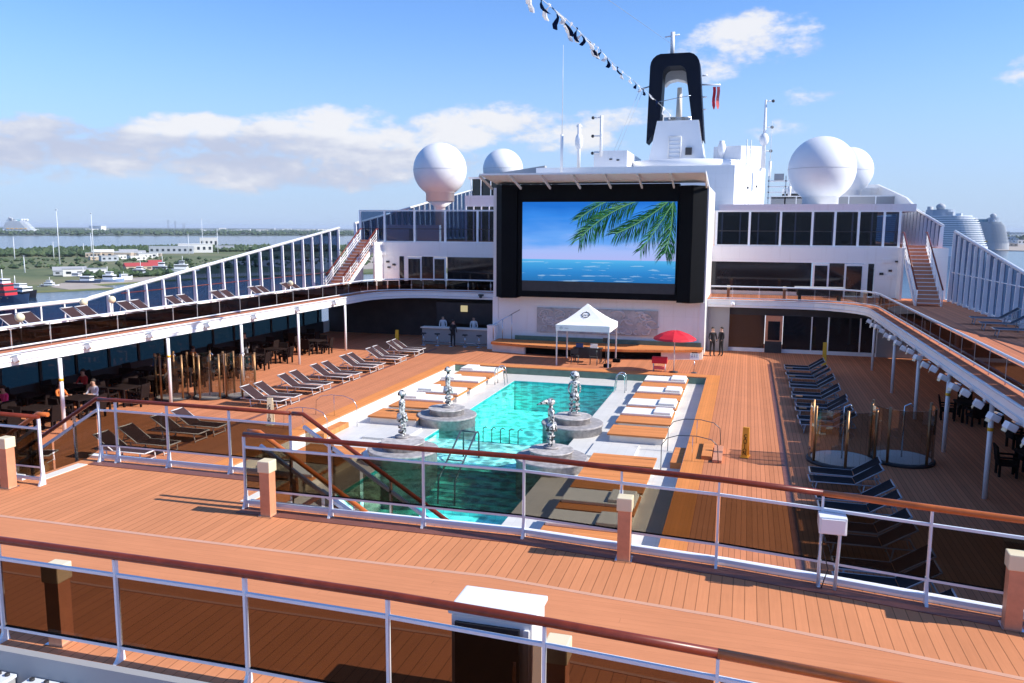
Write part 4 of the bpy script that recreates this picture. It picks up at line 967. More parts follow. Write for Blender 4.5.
def figure(pose, h=2.15):
    """points (x,y,z,r); figure faces -y; z up from the floor"""
    k = h/1.75
    if pose == 'stand':
        P = [(0,0,.95,.12),(0,0,1.12,.125),(0,0,1.32,.145),(0,0,1.44,.09),(0,-.01,1.52,.055),(0,-.02,1.62,.095),(0,-.02,1.70,.08),
             (-.09,0,.88,.085),(-.11,0,.50,.06),(-.12,.02,.10,.045),(-.12,-.10,.03,.04),(.09,0,.88,.085),(.12,0,.50,.06),(.13,.02,.10,.045),(.13,-.10,.03,.04),
             (-.19,0,1.38,.058),(-.24,.0,1.12,.042),(-.18,-.16,.95,.033),(-.14,-.22,.92,.03),(.19,0,1.38,.058),(.24,.0,1.12,.042),(.2,-.14,.93,.033),(.18,-.2,.9,.03)]
        E = [(0,1),(1,2),(2,3),(3,4),(4,5),(5,6),(0,7),(7,8),(8,9),(9,10),(0,11),(11,12),(12,13),(13,14),(3,15),(15,16),(16,17),(17,18),(3,19),(19,20),(20,21),(21,22)]
    elif pose == 'sit':
        P = [(0,.05,.52,.13),(0,.06,.72,.13),(0,.04,.92,.145),(0,.02,1.04,.085),(0,.0,1.12,.05),(0,-.02,1.22,.095),(0,-.02,1.30,.08),
             (-.10,-.02,.52,.085),(-.12,-.42,.52,.065),(-.12,-.44,.10,.045),(-.12,-.56,.03,.04),(.10,-.02,.52,.085),(.12,-.42,.52,.065),(.12,-.44,.10,.045),(.12,-.56,.03,.04),
             (-.19,.02,.98,.055),(-.24,-.10,.76,.042),(-.14,-.36,.80,.033),(-.08,-.44,.82,.03),(.19,.02,.98,.055),(.24,-.10,.76,.042),(.14,-.36,.80,.033),(.08,-.44,.82,.03)]
        E = [(0,1),(1,2),(2,3),(3,4),(4,5),(5,6),(0,7),(7,8),(8,9),(9,10),(0,11),(11,12),(12,13),(13,14),(3,15),(15,16),(16,17),(17,18),(3,19),(19,20),(20,21),(21,22)]
    return [tuple(v*k for v in p) for p in P], E, k
def person(pose, x, y, z, rz, shirt, trousers, label, hairm='hair'):
    P, E, k = figure(pose, 2.1)
    head = 1.55*k if pose == 'stand' else 1.15*k
    neck = 1.46*k if pose == 'stand' else 1.07*k; hip = .96*k if pose == 'stand' else .60*k
    def reg(c):
        if c.z > neck: return 0
        if c.z > hip: return 0 if (pose == 'stand' and abs(c.x) > .13*k and c.y < -.12*k) or (pose == 'sit' and c.y < -.25*k) else 1
        return 3 if c.z < .09*k else 2
    me = skin_mesh('person', P, E, ('skin', shirt, trousers, 'cloth_black'), reg, 2)
    o = thing('person', (0,0,0), label, 'person')
    b_ = bpy.data.objects.new('body', me); C.objects.link(b_); b_.parent = o
    hz = (1.70 if pose == 'stand' else 1.30)*k
    MB().sphere((0,.02*k,hz-.01*k),.105*k,12,8,(0.92,1,0.85)).build('hair', hairm, o)
    hy = -.02*k
    f_ = MB()
    for s in (-1,1): f_.sphere((s*.035*k,hy-.088*k,hz-.055*k),.012*k,6,4)
    f_.build('eye', 'black', o)
    MB().sphere((0,hy-.105*k,hz-.085*k),.016*k,6,5,(0.8,1,1.3)).build('nose', 'skin', o)
    o.location = (x,y,z); o.rotation_euler.z = rz
    return o

person('stand', -2.15, 60.0, 0, 0.5, 'cloth_black', 'cloth_black', 'person in black standing at the wall right of the stage, the left of two')
person('stand', -1.55, 60.3, 0, -0.9, 'cloth_black', 'cloth_black', 'person in black standing at the wall right of the stage, the right of two')
person('stand', -23.2, 61.2, 0, 0.1, 'cloth_white', 'cloth_black', 'bartender in white shirt behind the left part of the bar')
person('stand', -20.6, 61.2, 0, 0.1, 'cloth_white', 'cloth_black', 'bartender in white shirt behind the right part of the bar')
person('stand', -21.4, 58.6, 0, 2.9, 'cloth_black', 'cloth_black', 'person in dark clothes standing at the bar between the stools')
person('stand', -31.6, 46.6, 0, 0.6, 'cloth_black', 'cloth_grey', 'person in dark clothes standing among the tables in the port shade')

# four statues of mirror splinters on round stone pedestals
def statue(x, y, rz, kind, label):
    w = thing('statue', (0,0,0), label, 'statue', 'mirror mosaic statues around the pool')
    P, E, k = figure('stand', 1.84 if kind == 'cap' else 1.88)
    P = [list(p) for p in P]
    for i in (1,2): P[i][3] *= 1.0
    for i in (8,9,12,13): P[i][3] *= 1.1
    for i in (16,17,20,21): P[i][0] *= 1.12
    P[17][0] -= .04; P[17][1] += .12*k; P[18][1] += .2*k; P[18][2] -= .1*k; P[21][1] += .14*k; P[22][1] += .2*k
    me = skin_mesh('statue', P, E, ('mirror_mosaic',), None, 2)
    b_ = bpy.data.objects.new('body', me); C.objects.link(b_); b_.parent = w
    b = MB()
    if kind == 'bird':
        b.sphere((0,-.03,1.70*k),.15*k,12,8,(0.9,1.15,1)); b.tube([(0,-.15,1.71*k),(0,-.42,1.66*k),(0,-.60,1.60*k)],[.10,.055,.015],10)
        b.build('bird_head', 'mirror_mosaic', w)
    elif kind == 'round':
        b.sphere((0,0,1.70*k),.22*k,14,10,(1,1,0.95)); b.build('round_headdress', 'mirror_mosaic', w)
    else:
        b.lathe([(.17*k,1.66*k),(.15*k,1.76*k),(.06*k,1.86*k)],(0,0,0),14); b.build('cap', 'mirror_mosaic', w)
    b = MB(); b.lathe([(.19*k,.92*k),(.24*k,.62*k),(.20*k,.60*k),(.14*k,.9*k)],(0,0,0),16).build('kilt', 'mirror_mosaic', w)
    b = MB()
    for s in (-1,1):
        for zz in (.22,.42): b.cbox((s*.12*k,-.02,zz*k),(.20*k,.22*k,.12*k),0.2*s)
    b.build('leg_plates', 'mirror_mosaic', w, bevel=0.012)
    MB().lathe([(.30,-.06),(.30,0.03)],(0,0,0),20).build('foot_plate', 'stone', w)
    w.location = (x,y,0.36); w.rotation_euler.z = rz
def pedestal(x, y, label):
    w = thing('stone_pedestal', (x,y,-0.9), label, 'pedestal', 'round two-tier stone pedestals in the pool')
    MB().lathe([(1.40,-2.2),(1.40,-0.12),(1.46,-0.10),(1.46,-0.02),(1.42,0.0)],(x,y,0),48).build('lower_drum', 'stone', w)
    MB().lathe([(0.84,0.001),(0.84,0.24),(0.90,0.25),(0.90,0.30)],(x,y,0),40).build('upper_drum', 'stone_top', w)
for (x,y,px_,py_) in ((-7.6,37.1,'right','far'),(-13.85,37.0,'left','far'),(-13.35,30.5,'left','near'),(-7.2,31.05,'right','near')):
    pedestal(x,y,'%s %s round stone pedestal with a statue on it' % (py_.replace('near','nearer').replace('far','farther'), px_))
statue(-7.56,37.27,0.35,'round','mirror mosaic statue with a round headdress on the farther right pedestal')
statue(-7.25,31.2,-1.1,'bird','bird-headed mosaic statue facing left on the nearer right pedestal')
statue(-13.83,37.1,1.75,'cap','slim dark mosaic statue seen from the side on the farther left pedestal')
statue(-13.6,31.0,1.7,'cap','slim dark mosaic statue seen from the side on the nearer left pedestal')

# ================================================================== pool ladders and rails
def ladder(x, y, rz, label, m_='steel', h=1.15, n_=4):
    w = thing('pool_ladder', (0,0,0), label, 'pool ladder')
    for s in (-1,1):
        pts = [(s*.30,0.55,0),(s*.30,0.55,h*0.72)] + [(s*.30,0.28+0.27*math.cos(math.radians(a)),h*0.72+0.28*math.sin(math.radians(a))) for a in (30,60,90,120,150)] + [(s*.30,0.0,h*0.6),(s*.30,-0.12,-0.35),(s*.30,-0.12,-1.3)]
        MB().tube(pts,0.03,8).build('rail', m_, w)
    for k in range(n_): MB().box(-.30,.30,-.20,-.05,-0.10-0.3*k,-0.06-0.3*k).build('rung', m_, w)
    w.location = (x,y,ZS); w.rotation_euler.z = rz
ladder(-13.95,47.4,PI/2,'shiny steel pool ladder at the far left corner of the pool')
ladder(-7.1,47.3,-PI/2,'shiny steel pool ladder at the far right corner of the pool')
w = thing('step_handrail', (-11.0,30.6,-0.8), 'dark double handrail over the underwater steps in the middle of the pool', 'handrail')
for x in (-11.45,-10.75):
    MB().tube([(x,32.6,-0.78),(x,32.6,0.28),(x,32.45,0.40),(x,32.2,0.40),(x,30.0,-0.7),(x,29.6,-0.9),(x,29.5,-1.9)],0.04,8).build('rail', 'steel_dark', w)
MB().tube([(-11.45,32.35,0.41),(-10.75,32.35,0.41)],0.035,8).build('cross_bar', 'steel_dark', w)
MB().tube([(-11.45,30.6,-0.37),(-10.75,30.6,-0.37)],0.03,8).build('cross_bar', 'steel_dark', w)
w = thing('underwater_rail', (-10.2,36.0,-0.8), 'row of dark posts with curved tops on the pool shelf edge', 'rail')
for k in range(5):
    x = -11.4+0.42*k; MB().tube([(x,35.2,-0.8),(x,35.2,-0.15),(x+0.08,35.25,-0.08),(x+0.2,35.25,-0.12)],0.025,6).build('post', 'steel_dark', w)

# portable wooden steps with arched handrails on both sides of the terrace
for f, side in ((lambda x: x, 'right'), (mx_, 'left')):
    w = thing('terrace_steps', (f(-1.6), 33.4, 0), 'wooden steps with thin arched handrails over the %s edge of the sunken terrace' % side, 'steps')
    def fb(x0,x1,y0,y1,a,c):
        xx = sorted((f(x0),f(x1))); return MB().box(xx[0],xx[1],y0,y1,a,c)
    fb(-2.62,-2.14,32.3,34.7,ZS,-0.2).build('step', 'teak_bed', w, bevel=0.01)
    if side == 'right':
        fb(-1.42,-1.02,32.35,34.8,0.006,0.16).build('step', 'teak_bed', w, bevel=0.01)
        fb(-0.98,-0.62,32.0,34.3,0.006,0.12).build('step', 'post_wood', w, bevel=0.01)
    for y in (32.0,34.9):
        pts = [(-2.95,ZS),(-2.95,0.55),(-2.75,0.85),(-2.3,1.0),(-1.6,1.02),(-1.05,0.92),(-0.8,0.7),(-0.75,0.0)]
        MB().tube([(f(x),y,z) for x,z in pts],0.017,8).build('handrail', 'steel_dark' if side=='right' else 'steel', w)
        MB().tube([(f(-1.75),y,0.0),(f(-1.75),y,1.0)],0.012,6).build('post', 'steel', w)

# ================================================================== glass showers
def shower(cx, cy, r, a0, a1, label, post='brass', hgt=2.3, nseg=4, gm='glass_screen'):
    w = thing('glass_shower', (cx,cy,0), label, 'shower screen', 'curved glass shower screens')
    MB().lathe([(r*1.06,0.0),(r*1.06,0.10),(r*1.0,0.12)],(cx,cy,0),40).build('tray_rim', 'near_black', w)
    MB().lathe([(r*0.93,0.10),(r*0.93,0.135)],(cx,cy,0),40).build('tray', 'white', w)
    n_ = nseg; step = (a1-a0)/n_
    for k in range(n_+1):
        a = math.radians(a0+step*k); x, y = cx+r*math.cos(a), cy+r*math.sin(a)
        MB().tube([(x,y,0),(x,y,hgt)],0.055,8).build('post', post, w)
    for k in range(n_):
        pts = arc(cx,cy,r,r,a0+step*k+2,a0+step*(k+1)-2,5); p2 = arc(cx,cy,r-0.02,r-0.02,a0+step*k+2,a0+step*(k+1)-2,5)
        MB().strip(pts,p2,0.14,hgt-0.08).build('glass_panel', gm, w)
    MB().tube([(cx,cy,0.13),(cx,cy,hgt*0.95),(cx+0.2,cy,hgt),(cx+0.3,cy,hgt*0.95)],0.03,8).build('shower_pipe', 'steel', w)
shower(3.9,33.7,1.25,150,390,'left one of two brass-posted curved glass showers right of the pool')
shower(6.2,34.6,1.15,160,385,'right one of two brass-posted curved glass showers right of the pool', nseg=3)
shower(-28.9,36.0,0.85,120,420,'tall round glass shower left of the pool, first from the left','brass',2.4)
shower(-27.2,36.8,0.8,120,420,'tall round glass shower left of the pool, second from the left','brass',2.4)
shower(-25.7,37.4,0.75,150,390,'tall round glass shower left of the pool, nearest to the brown loungers','brass',2.4,3)

# ================================================================== warning signs
def caution(x, y, rz, m_, h, label, txt=True):
    w = thing('caution_sign', (0,0,0), label, 'warning sign', 'yellow wet floor warning signs')
    for s in (-1,1):
        MB().prismx([(s*.20,0),(s*.16,0),(s*.01,h),(s*.05,h)],-0.12*1.0,0.12).build('panel', m_, w)
    MB().box(-.16,.16,-.26,.26,0,.03).build('base', m_, w)
    if txt:
        for i, c_ in enumerate('CAUTION'[::-1]):
            zz = h*0.14+h*0.095*i; yy = -0.175+0.17*zz/h*0.9
            text_mesh('lettering', c_, 0.19, 'black', w, (0,yy-0.035,zz), (PI/2-0.13,0,0))
    w.location = (x,y,0.008); w.rotation_euler.z = rz
caution(0.25,33.3,-0.2,'orange_sign',1.2,'tall orange caution sign standing on the open teak right of the pool')
caution(-20.75,32.4,0.2,'lamp_cap',1.25,'pale yellow caution sign behind the left railing beside the first lounger pair', True)
caution(-25.6,57.6,0.1,'yellow',1.25,'yellow caution sign in the shade near the bar, left of the last loungers', False)
caution(5.3,58.6,0.0,'yellow',1.5,'yellow caution sign in the shade by the glazed wall beyond the navy loungers', False)

# ================================================================== stage, screen, tents
w = thing('stage', (CX,57.8,0), 'low curved stage with orange teak top in front of the screen', 'stage')
fr = [(-17.9,57.1),(-15.3,56.45),(-12.5,56.15),(-10.3,56.1),(-8.0,56.3),(-5.4,56.95),(-2.75,57.95)]
bk = [(x,59.15) for x,_ in fr]
MB().strip(fr,bk,0.66,0.74).build('stage_top', 'teak_bed', w)
MB().strip([(x,y+0.02) for x,y in fr],[(x,y+0.3) for x,y in fr],0.56,0.655).build('edge_band', 'teak_border', w)
MB().strip([(x,y+0.3) for x,y in fr[:2]]+[( -15.2,56.8)],[(x,59.1) for x,_ in fr[:2]]+[(-15.2,59.1)],0,0.56).build('end_panel', 'cream_base', w)
MB().strip([(-5.5,57.2),(-2.75,58.2)],[(-5.5,59.1),(-2.75,59.1)],0,0.56).build('end_panel', 'cream_base', w)
MB().strip([(x,y+0.6) for x,y in fr[1:6]],[(x,59.1) for x,_ in fr[1:6]],0,0.56).build('recess', 'black', w)
MB().box(-16.6,-2.9,59.0,59.14,0.74,1.05).build('rear_bench', 'green_wall', w)
# rails at left end of the stage
w = thing('stage_handrail', (-17.6,58.6,0.7), 'thin steel handrail climbing at the left end of the stage', 'handrail')
MB().tube([(-18.0,58.0,0.9),(-18.0,58.0,1.9),(-16.2,58.9,3.0)],0.035,8).build('rail', 'steel', w)
for t in (0,0.35,0.7): MB().tube([(-18.0+1.8*t,58+0.9*t,0.74),(-18+1.8*t,58+0.9*t,1.9+1.1*t)],0.025,6).build('post', 'steel', w)
w = thing('entry_cabinet', (-18.3,58.6,0), 'small white cabinet at the left end of the stage beside the bar', 'cabinet')
MB().box(-18.6,-17.95,58.4,59.1,0,1.75).build('body', 'white', w); MB().box(-18.62,-17.93,58.38,59.1,1.752,1.8).build('top', 'white_gloss', w)

# big screen
w = thing('cinema_screen', (CX,58.6,3.9), 'huge outdoor video screen in a black housing showing sea and palm leaves', 'screen')
MB().box(-16.2,-4.7,58.2,59.28,4.05,12.15).build('housing', 'black', w)
MB().prism([(-18.0,58.75),(-17.3,57.7),(-16.25,58.05),(-16.25,59.28),(-18.0,59.28)],3.95,12.15).build('side_speaker_bank', 'black', w)
MB().prism([(-4.65,58.05),(-3.7,57.7),(-2.85,58.75),(-2.85,59.28),(-4.65,59.28)],3.95,12.0).build('side_speaker_bank', 'black', w)
# display
SXa, SXb, SZa, SZb = -15.85, -4.8, 5.25, 10.92
scm = bpy.data.materials.new('display'); scm.use_nodes = True; MATS['display'] = scm
n = scm.node_tree.nodes; l = scm.node_tree.links; n.clear()
tc = n.new('ShaderNodeTexCoord'); sp = n.new('ShaderNodeSeparateXYZ'); l.new(tc.outputs['Generated'], sp.inputs[0])
rp = n.new('ShaderNodeValToRGB'); cr_p = rp.color_ramp
cols = [(0.0,(0.02,0.16,0.44)),(0.12,(0.03,0.24,0.62)),(0.22,(0.06,0.36,0.74)),(0.275,(0.10,0.46,0.84)),(0.28,(0.42,0.48,0.88)),(0.38,(0.38,0.50,0.92)),(0.55,(0.14,0.38,0.90)),(0.78,(0.04,0.25,0.80)),(1.0,(0.015,0.16,0.64))]
cr_p.elements[0].position, cr_p.elements[0].color = cols[0][0], (*cols[0][1],1); cr_p.elements[1].position, cr_p.elements[1].color = cols[-1][0], (*cols[-1][1],1)
for p_, c_ in cols[1:-1]: e = cr_p.elements.new(p_); e.color = (*c_,1)
mp = n.new('ShaderNodeMapping'); mp.inputs['Scale'].default_value = (2.2,1,16); l.new(tc.outputs['Generated'], mp.inputs[0])
nz = n.new('ShaderNodeTexNoise'); nz.inputs['Scale'].default_value = 2.2; nz.inputs['Detail'].default_value = 5; l.new(mp.outputs[0], nz.inputs['Vector'])
mpb = n.new('ShaderNodeMapping'); mpb.inputs['Scale'].default_value = (1.5,1,4); mpb.inputs['Rotation'].default_value = (0,0.3,0); l.new(tc.outputs['Generated'], mpb.inputs[0])
nb = n.new('ShaderNodeTexNoise'); nb.inputs['Scale'].default_value = 1.5; nb.inputs['Detail'].default_value = 4; l.new(mpb.outputs[0], nb.inputs['Vector'])
def mth(op,a,b_=None):
    k = n.new('ShaderNodeMath'); k.operation = op
    for i,v in enumerate((a,b_)):
        if v is None: continue
        if isinstance(v,(int,float)): k.inputs[i].default_value = v
        else: l.new(v,k.inputs[i])
    return k.outputs[0]
l.new(mth('ADD', sp.outputs[2], mth('MULTIPLY', mth('MULTIPLY', mth('SUBTRACT', nb.outputs['Fac'], 0.5), 0.5), mth('GREATER_THAN', sp.outputs[2], 0.4))), rp.inputs[0])
sea = mth('MULTIPLY', mth('MULTIPLY', mth('GREATER_THAN', nz.outputs['Fac'], 0.60), mth('LESS_THAN', sp.outputs[2], 0.25)), 0.42)
mx = n.new('ShaderNodeMix'); mx.data_type = 'RGBA'; l.new(sea, mx.inputs[0]); l.new(rp.outputs[0], mx.inputs[6]); mx.inputs[7].default_value = (0.5,0.72,0.88,1)
em = n.new('ShaderNodeEmission'); l.new(mx.outputs[2], em.inputs[0]); em.inputs[1].default_value = 0.78
out = n.new('ShaderNodeOutputMaterial'); l.new(em.outputs[0], out.inputs[0])
MB().box(SXa,SXb,58.17,58.2,SZa,SZb).build('display', 'display', w)
MB().box(SXa,SXb,58.18,58.2,4.5,SZa-0.002).build('lower_strip', 'near_black', w)
def emat(name, c, s):
    m = bpy.data.materials.new(name); m.use_nodes = True; MATS[name] = m; nn = m.node_tree.nodes; nn.clear()
    e_ = nn.new('ShaderNodeEmission'); e_.inputs[0].default_value = (*c,1); e_.inputs[1].default_value = s
    o_ = nn.new('ShaderNodeOutputMaterial'); m.node_tree.links.new(e_.outputs[0], o_.inputs[0])
for k, c_ in enumerate(((0.006,0.035,0.02),(0.015,0.08,0.03),(0.04,0.19,0.06),(0.14,0.34,0.16))): emat('leaf_light_%d' % k, c_, 0.75)
def frond(p0, p1, bend, ln, n_, seed, spread=(0.9, 0.9), yb=58.165):
    """palm frond picture: a curved midrib with many narrow leaflets, clipped to the display"""
    rnd = random.Random(seed); b = MB()
    p0 = Vector(p0); p1 = Vector(p1); d = p1-p0; nrm = Vector((-d.y,d.x)).normalized()
    rib = []
    for i in range(n_+1):
        t = i/n_; rib.append(p0+d*t+nrm*bend*4*t*(1-t))
    def clip(v): return (min(SXb-0.02,max(SXa+0.02,v[0])), min(SZb-0.02,max(SZa+0.02,v[1])))
    for i in range(1,n_+1):
        t = i/n_; q = rib[i]; tg = (rib[i]-rib[i-1]).normalized(); nn = Vector((-tg.y,tg.x))
        for s in (-1,1):
            L_ = ln*(0.55+0.6*math.sin(PI*min(1,t*0.85+0.1)))*rnd.uniform(0.8,1.15)*spread[0 if s>0 else 1]
            dr = (tg*rnd.uniform(0.6,1.5)+nn*s*rnd.uniform(0.6,1.1)).normalized()
            dr = (dr+Vector((0,-0.28))).normalized(); dr2 = (dr+Vector((0,-0.40))).normalized()
            a = q; m_ = q+dr*L_*0.5; e_ = m_+dr2*L_*0.5; wd = 0.024
            pn = Vector((-dr.y,dr.x))*wd
            b.cur = rnd.choice((0,0,0,1,1,2) if s > 0 else (0,0,1,1,2,3)); y = yb-0.0003*(i*2+s)
            vs = [clip(a-pn*0.6),clip(m_-pn),clip(e_),clip(m_+pn),clip(a+pn*0.6)]
            b.add([(u,y,v) for u,v in vs], [(0,1,2,3,4)])
    for i in range(n_):
        q0, q1 = rib[i], rib[i+1]; tg = (q1-q0).normalized(); pn = Vector((-tg.y,tg.x))*0.03
        b.cur = 3; vs = [clip(q0-pn),clip(q1-pn),clip(q1+pn),clip(q0+pn)]; b.add([(u,yb-0.06,v) for u,v in vs], [(0,1,2,3)])
    return b
LM = ['leaf_light_0','leaf_light_1','leaf_light_2','leaf_light_3']
frond((-7.4,11.0),(-11.6,8.3),-0.35,1.75,105,1).build('palm_leaf_picture', LM, w)
frond((-8.6,11.3),(-11.7,9.7),-0.2,1.3,50,5).build('palm_leaf_picture', LM, w)
frond((-5.2,11.1),(-9.0,8.7),0.2,1.6,95,2,yb=58.10).build('palm_leaf_picture', LM, w)
frond((-5.1,11.0),(-5.5,7.4),0.15,1.7,80,3,yb=58.05).build('palm_leaf_picture', LM, w)
frond((-4.9,11.2),(-7.2,7.6),0.1,1.3,50,4,yb=58.0).build('palm_leaf_picture', LM, w)

w = thing('screen_canopy', (CX,57,12.2), 'cream canopy with slanted ribs jutting out over the top of the big screen', 'canopy')
zc0, zc1, yc0, yc1 = 12.22, 12.72, 58.9, 55.6
x0a, x1a, x0b, x1b = -18.0, -2.85, -18.3, -2.85
MB().add([(x0a,yc0,zc0),(x1a,yc0,zc0),(x1b,yc1,zc1),(x0b,yc1,zc1),(x0a,yc0,zc0+0.08),(x1a,yc0,zc0+0.08),(x1b,yc1,zc1+0.06),(x0b,yc1,zc1+0.06)],[(0,1,2,3),(4,7,6,5),(0,4,5,1),(1,5,6,2),(2,6,7,3),(3,7,4,0)]).build('sheet', 'canopy_cream', w)
for k in range(8):
    t = k/7; xa = x0a+(x1a-x0a)*t; xb_ = x0b+(x1b-x0b)*t-0.02
    MB().bar((xa,57.65,11.86),(xb_-0.25*(1-t)*0,yc1+0.05,zc1-0.06),0.10,0.16).build('rib', 'cream_base', w)
MB().bar((x0b,yc1,zc1+0.02),(x1b,yc1,zc1+0.02),0.1,0.12).build('front_edge', 'white', w)
MB().bar((x1a+0.1,58.8,11.9),(x1b+0.02,yc1,zc1),0.05,0.2).build('end_plate', 'white', w)

# party tent
w = thing('party_tent', (-10.1,54.2,0), 'white square party tent with a pointed roof in front of the stage', 'tent')
X0,X1,Y0,Y1 = -11.97,-8.42,52.6,55.95; ze, zt, zp = 2.34, 2.74, 4.02; cx_, cy_ = (X0+X1)/2, (Y0+Y1)/2
nseg = 8; vs = []; fs = []
ring = []
for (a,c),(d_,e) in (((X0,Y0),(X1,Y0)),((X1,Y0),(X1,Y1)),((X1,Y1),(X0,Y1)),((X0,Y1),(X0,Y0))):
    for i in range(nseg): ring.append((a+(d_-a)*i/nseg, c+(e-c)*i/nseg))
NR = len(ring); hs = [0,0.2,0.4,0.6,0.8,1.0]
for h_ in hs:
    zz = zt+(zp-zt)*(h_**1.25)
    for (x,y) in ring: vs.append((x+(cx_-x)*h_*0.985, y+(cy_-y)*h_*0.985, zz))
for i in range(len(hs)-1): fs += [(i*NR+k,i*NR+(k+1)%NR,(i+1)*NR+(k+1)%NR,(i+1)*NR+k) for k in range(NR)]
b = MB(); b.add(vs, fs); b.f.append([(len(hs)-1)*NR+k for k in range(NR)]); b.mi.append(0); b.sm.append(False)
rf = b.build('roof', 'canvas', w)
b = MB(); b.box(X0-0.02,X1+0.02,Y0-0.03,Y0,ze,zt).box(X0-0.02,X1+0.02,Y1,Y1+0.03,ze,zt).box(X0-0.03,X0,Y0,Y1,ze,zt).box(X1,X1+0.03,Y0,Y1,ze,zt); va = b.build('valance', 'canvas', w)
for x in (X0+0.05,X1-0.05):
    for y in (Y0+0.05,Y1-0.05): MB().box(x-0.045,x+0.045,y-0.045,y+0.045,0.01,ze+0.3).build('leg', 'frame_white', w)
# round compass emblem on the roof front and on the valance
def emblem(parent, c, r, rot, txt=True):
    b = MB(); N = 28
    o_ = [(r*math.cos(2*PI*k/N), r*math.sin(2*PI*k/N)) for k in range(N)]; i_ = [(x*0.86,y*0.86) for x,y in o_]
    b.strip(o_+[o_[0]], i_+[i_[0]], 0, 0.012)
    for k in range(8):
        a = 2*PI*k/8; L1 = 1.32 if k % 2 == 0 else 1.15; pr = (-math.sin(a)*0.1*r, math.cos(a)*0.1*r)
        b.prism([(0.8*r*math.cos(a)+pr[0],0.8*r*math.sin(a)+pr[1]),(0.8*r*math.cos(a)-pr[0],0.8*r*math.sin(a)-pr[1]),(L1*r*math.cos(a),L1*r*math.sin(a))],0,0.012)
    e_ = b.build('compass_emblem', 'black'); e_.parent = parent; e_.location = c; e_.rotation_euler = rot
    if txt: text_mesh('emblem_lettering', 'msc', r*0.75, 'black', parent, (c[0],c[1]-0.01,c[2]), rot)
slope_ = math.atan2(zp-zt, (Y1-Y0)/2)
emblem(rf, (cx_+0.03-w.location.x, Y0+0.98-w.location.y-0.10, 3.36), 0.27, (slope_,0,0))
emblem(va, (X0+0.35-w.location.x, Y0-0.045-w.location.y, 2.53), 0.075, (PI/2,0,0), False)
text_mesh('lettering', 'msc', 0.16, 'frame_grey', va, (X0+0.72-w.location.x, Y0-0.04-w.location.y, 2.53), (PI/2,0,0))
# equipment under the tent
w = thing('disc_jockey_table', (-10.2,54.6,0), 'black equipment table with laptop and mixer under the party tent', 'table')
MB().box(-11.2,-9.2,54.3,55.0,0.95,1.0).build('top', 'near_black', w)
for x in (-11.1,-9.3):
    for y in (54.4,54.9): MB().box(x-0.03,x+0.03,y-0.03,y+0.03,0,0.95).build('leg', 'near_black', w)
MB().box(-11.1,-9.3,54.38,54.40,0.3,0.94).build('front_cloth', 'near_black', w)
for (x,lb,mm) in ((-10.75,'blue lit laptop','cloth_blue'),(-9.75,'white laptop','white')):
    o = thing('laptop', (x,54.6,1.0), lb+' open on the black table under the tent', 'laptop')
    MB().box(x-0.25,x+0.25,54.5,54.85,1.0,1.02).build('keyboard', 'white', o); MB().cbox((x,54.48,1.16),(0.5,0.02,0.30),0,-0.2).build('lid', mm, o)
for i,(x,y) in enumerate(((-10.9,53.7),(-9.6,53.6))):
    o = thing('folding_chair', (x,y,0), 'black folding chair under the tent, %s of two' % ('left','right')[i], 'chair', 'black folding chairs under the tent')
    MB().box(x-0.25,x+0.25,y-0.22,y+0.22,0.52,0.56).build('seat', 'near_black', o); MB().box(x-0.25,x+0.25,y-0.25,y-0.21,0.7,1.05).build('backrest', 'near_black', o)
    for s in (-1,1):
        for t_ in (-1,1): MB().tube([(x+s*0.23,y+t_*0.2,0),(x+s*0.23,y-t_*0.05,0.54)],0.02,6).build('leg', 'steel_dark', o)
    for s in (-1,1): MB().tube([(x+s*0.24,y-0.2,0.5),(x+s*0.24,y-0.23,1.05)],0.02,6).build('back_post', 'steel_dark', o)
o = thing('speaker_stand', (-8.9,54.3,0), 'thin black microphone stand beside the right front leg of the tent', 'stand')
MB().tube([(-8.9,54.3,0.05),(-8.9,54.3,1.5)],0.03,6).build('pole', 'near_black', o)
for a in (0,2.1,4.2): MB().tube([(-8.9,54.3,0.35),(-8.9+0.4*math.cos(a),54.3+0.4*math.sin(a),0.02)],0.02,6).build('leg', 'near_black', o)
MB().box(-9.1,-8.7,54.2,54.4,1.5,1.75).build('head', 'near_black', o)
for i,(x,y) in enumerate(((-8.55,52.9),(-8.3,55.2))):
    o = thing('ballast_bag', (x,y,0), 'black ballast weight at the %s right leg of the tent' % ('front','rear')[i], 'weight')
    MB().cbox((x,y,0.12),(0.5,0.35,0.22)).build('body', 'black', o, bevel=0.05); MB().tube([(x-0.12,y,0.22),(x,y,0.34),(x+0.12,y,0.22)],0.02,6).build('handle', 'black', o)
# red parasol
w = thing('red_parasol', (-4.2,52.3,0), 'red parasol on a white pole beside the right end of the stage', 'parasol')
N = 16; b = MB(); vs = []
for r,z in ((0.02,2.72),(0.45,2.64),(0.9,2.48),(1.3,2.24),(1.36,2.12)):
    for k in range(N):
        rr = r*(1.0 if k%2==0 else 0.955); a = 2*PI*k/N; vs.append((-4.2+rr*math.cos(a),52.3+rr*math.sin(a),z-(0.0 if k%2==0 else 0.02)))
b.add(vs,[(i*N+k,i*N+(k+1)%N,(i+1)*N+(k+1)%N,(i+1)*N+k) for i in range(4) for k in range(N)])
b.build('canopy', 'red_cloth', w)
MB().tube([(-4.2,52.3,0.05),(-4.2,52.3,2.75)],0.035,8).build('pole', 'frame_white', w)
MB().lathe([(0.28,0.0),(0.28,0.05),(0.05,0.09)],(-4.2,52.3,0.006),20).build('base', 'near_black', w)
for k in range(8):
    a = 2*PI*k/8; MB().tube([(-4.2,52.3,2.2),(-4.2+0.8*math.cos(a),52.3+0.8*math.sin(a),2.46)],0.012,5).build('rib', 'frame_white', w)
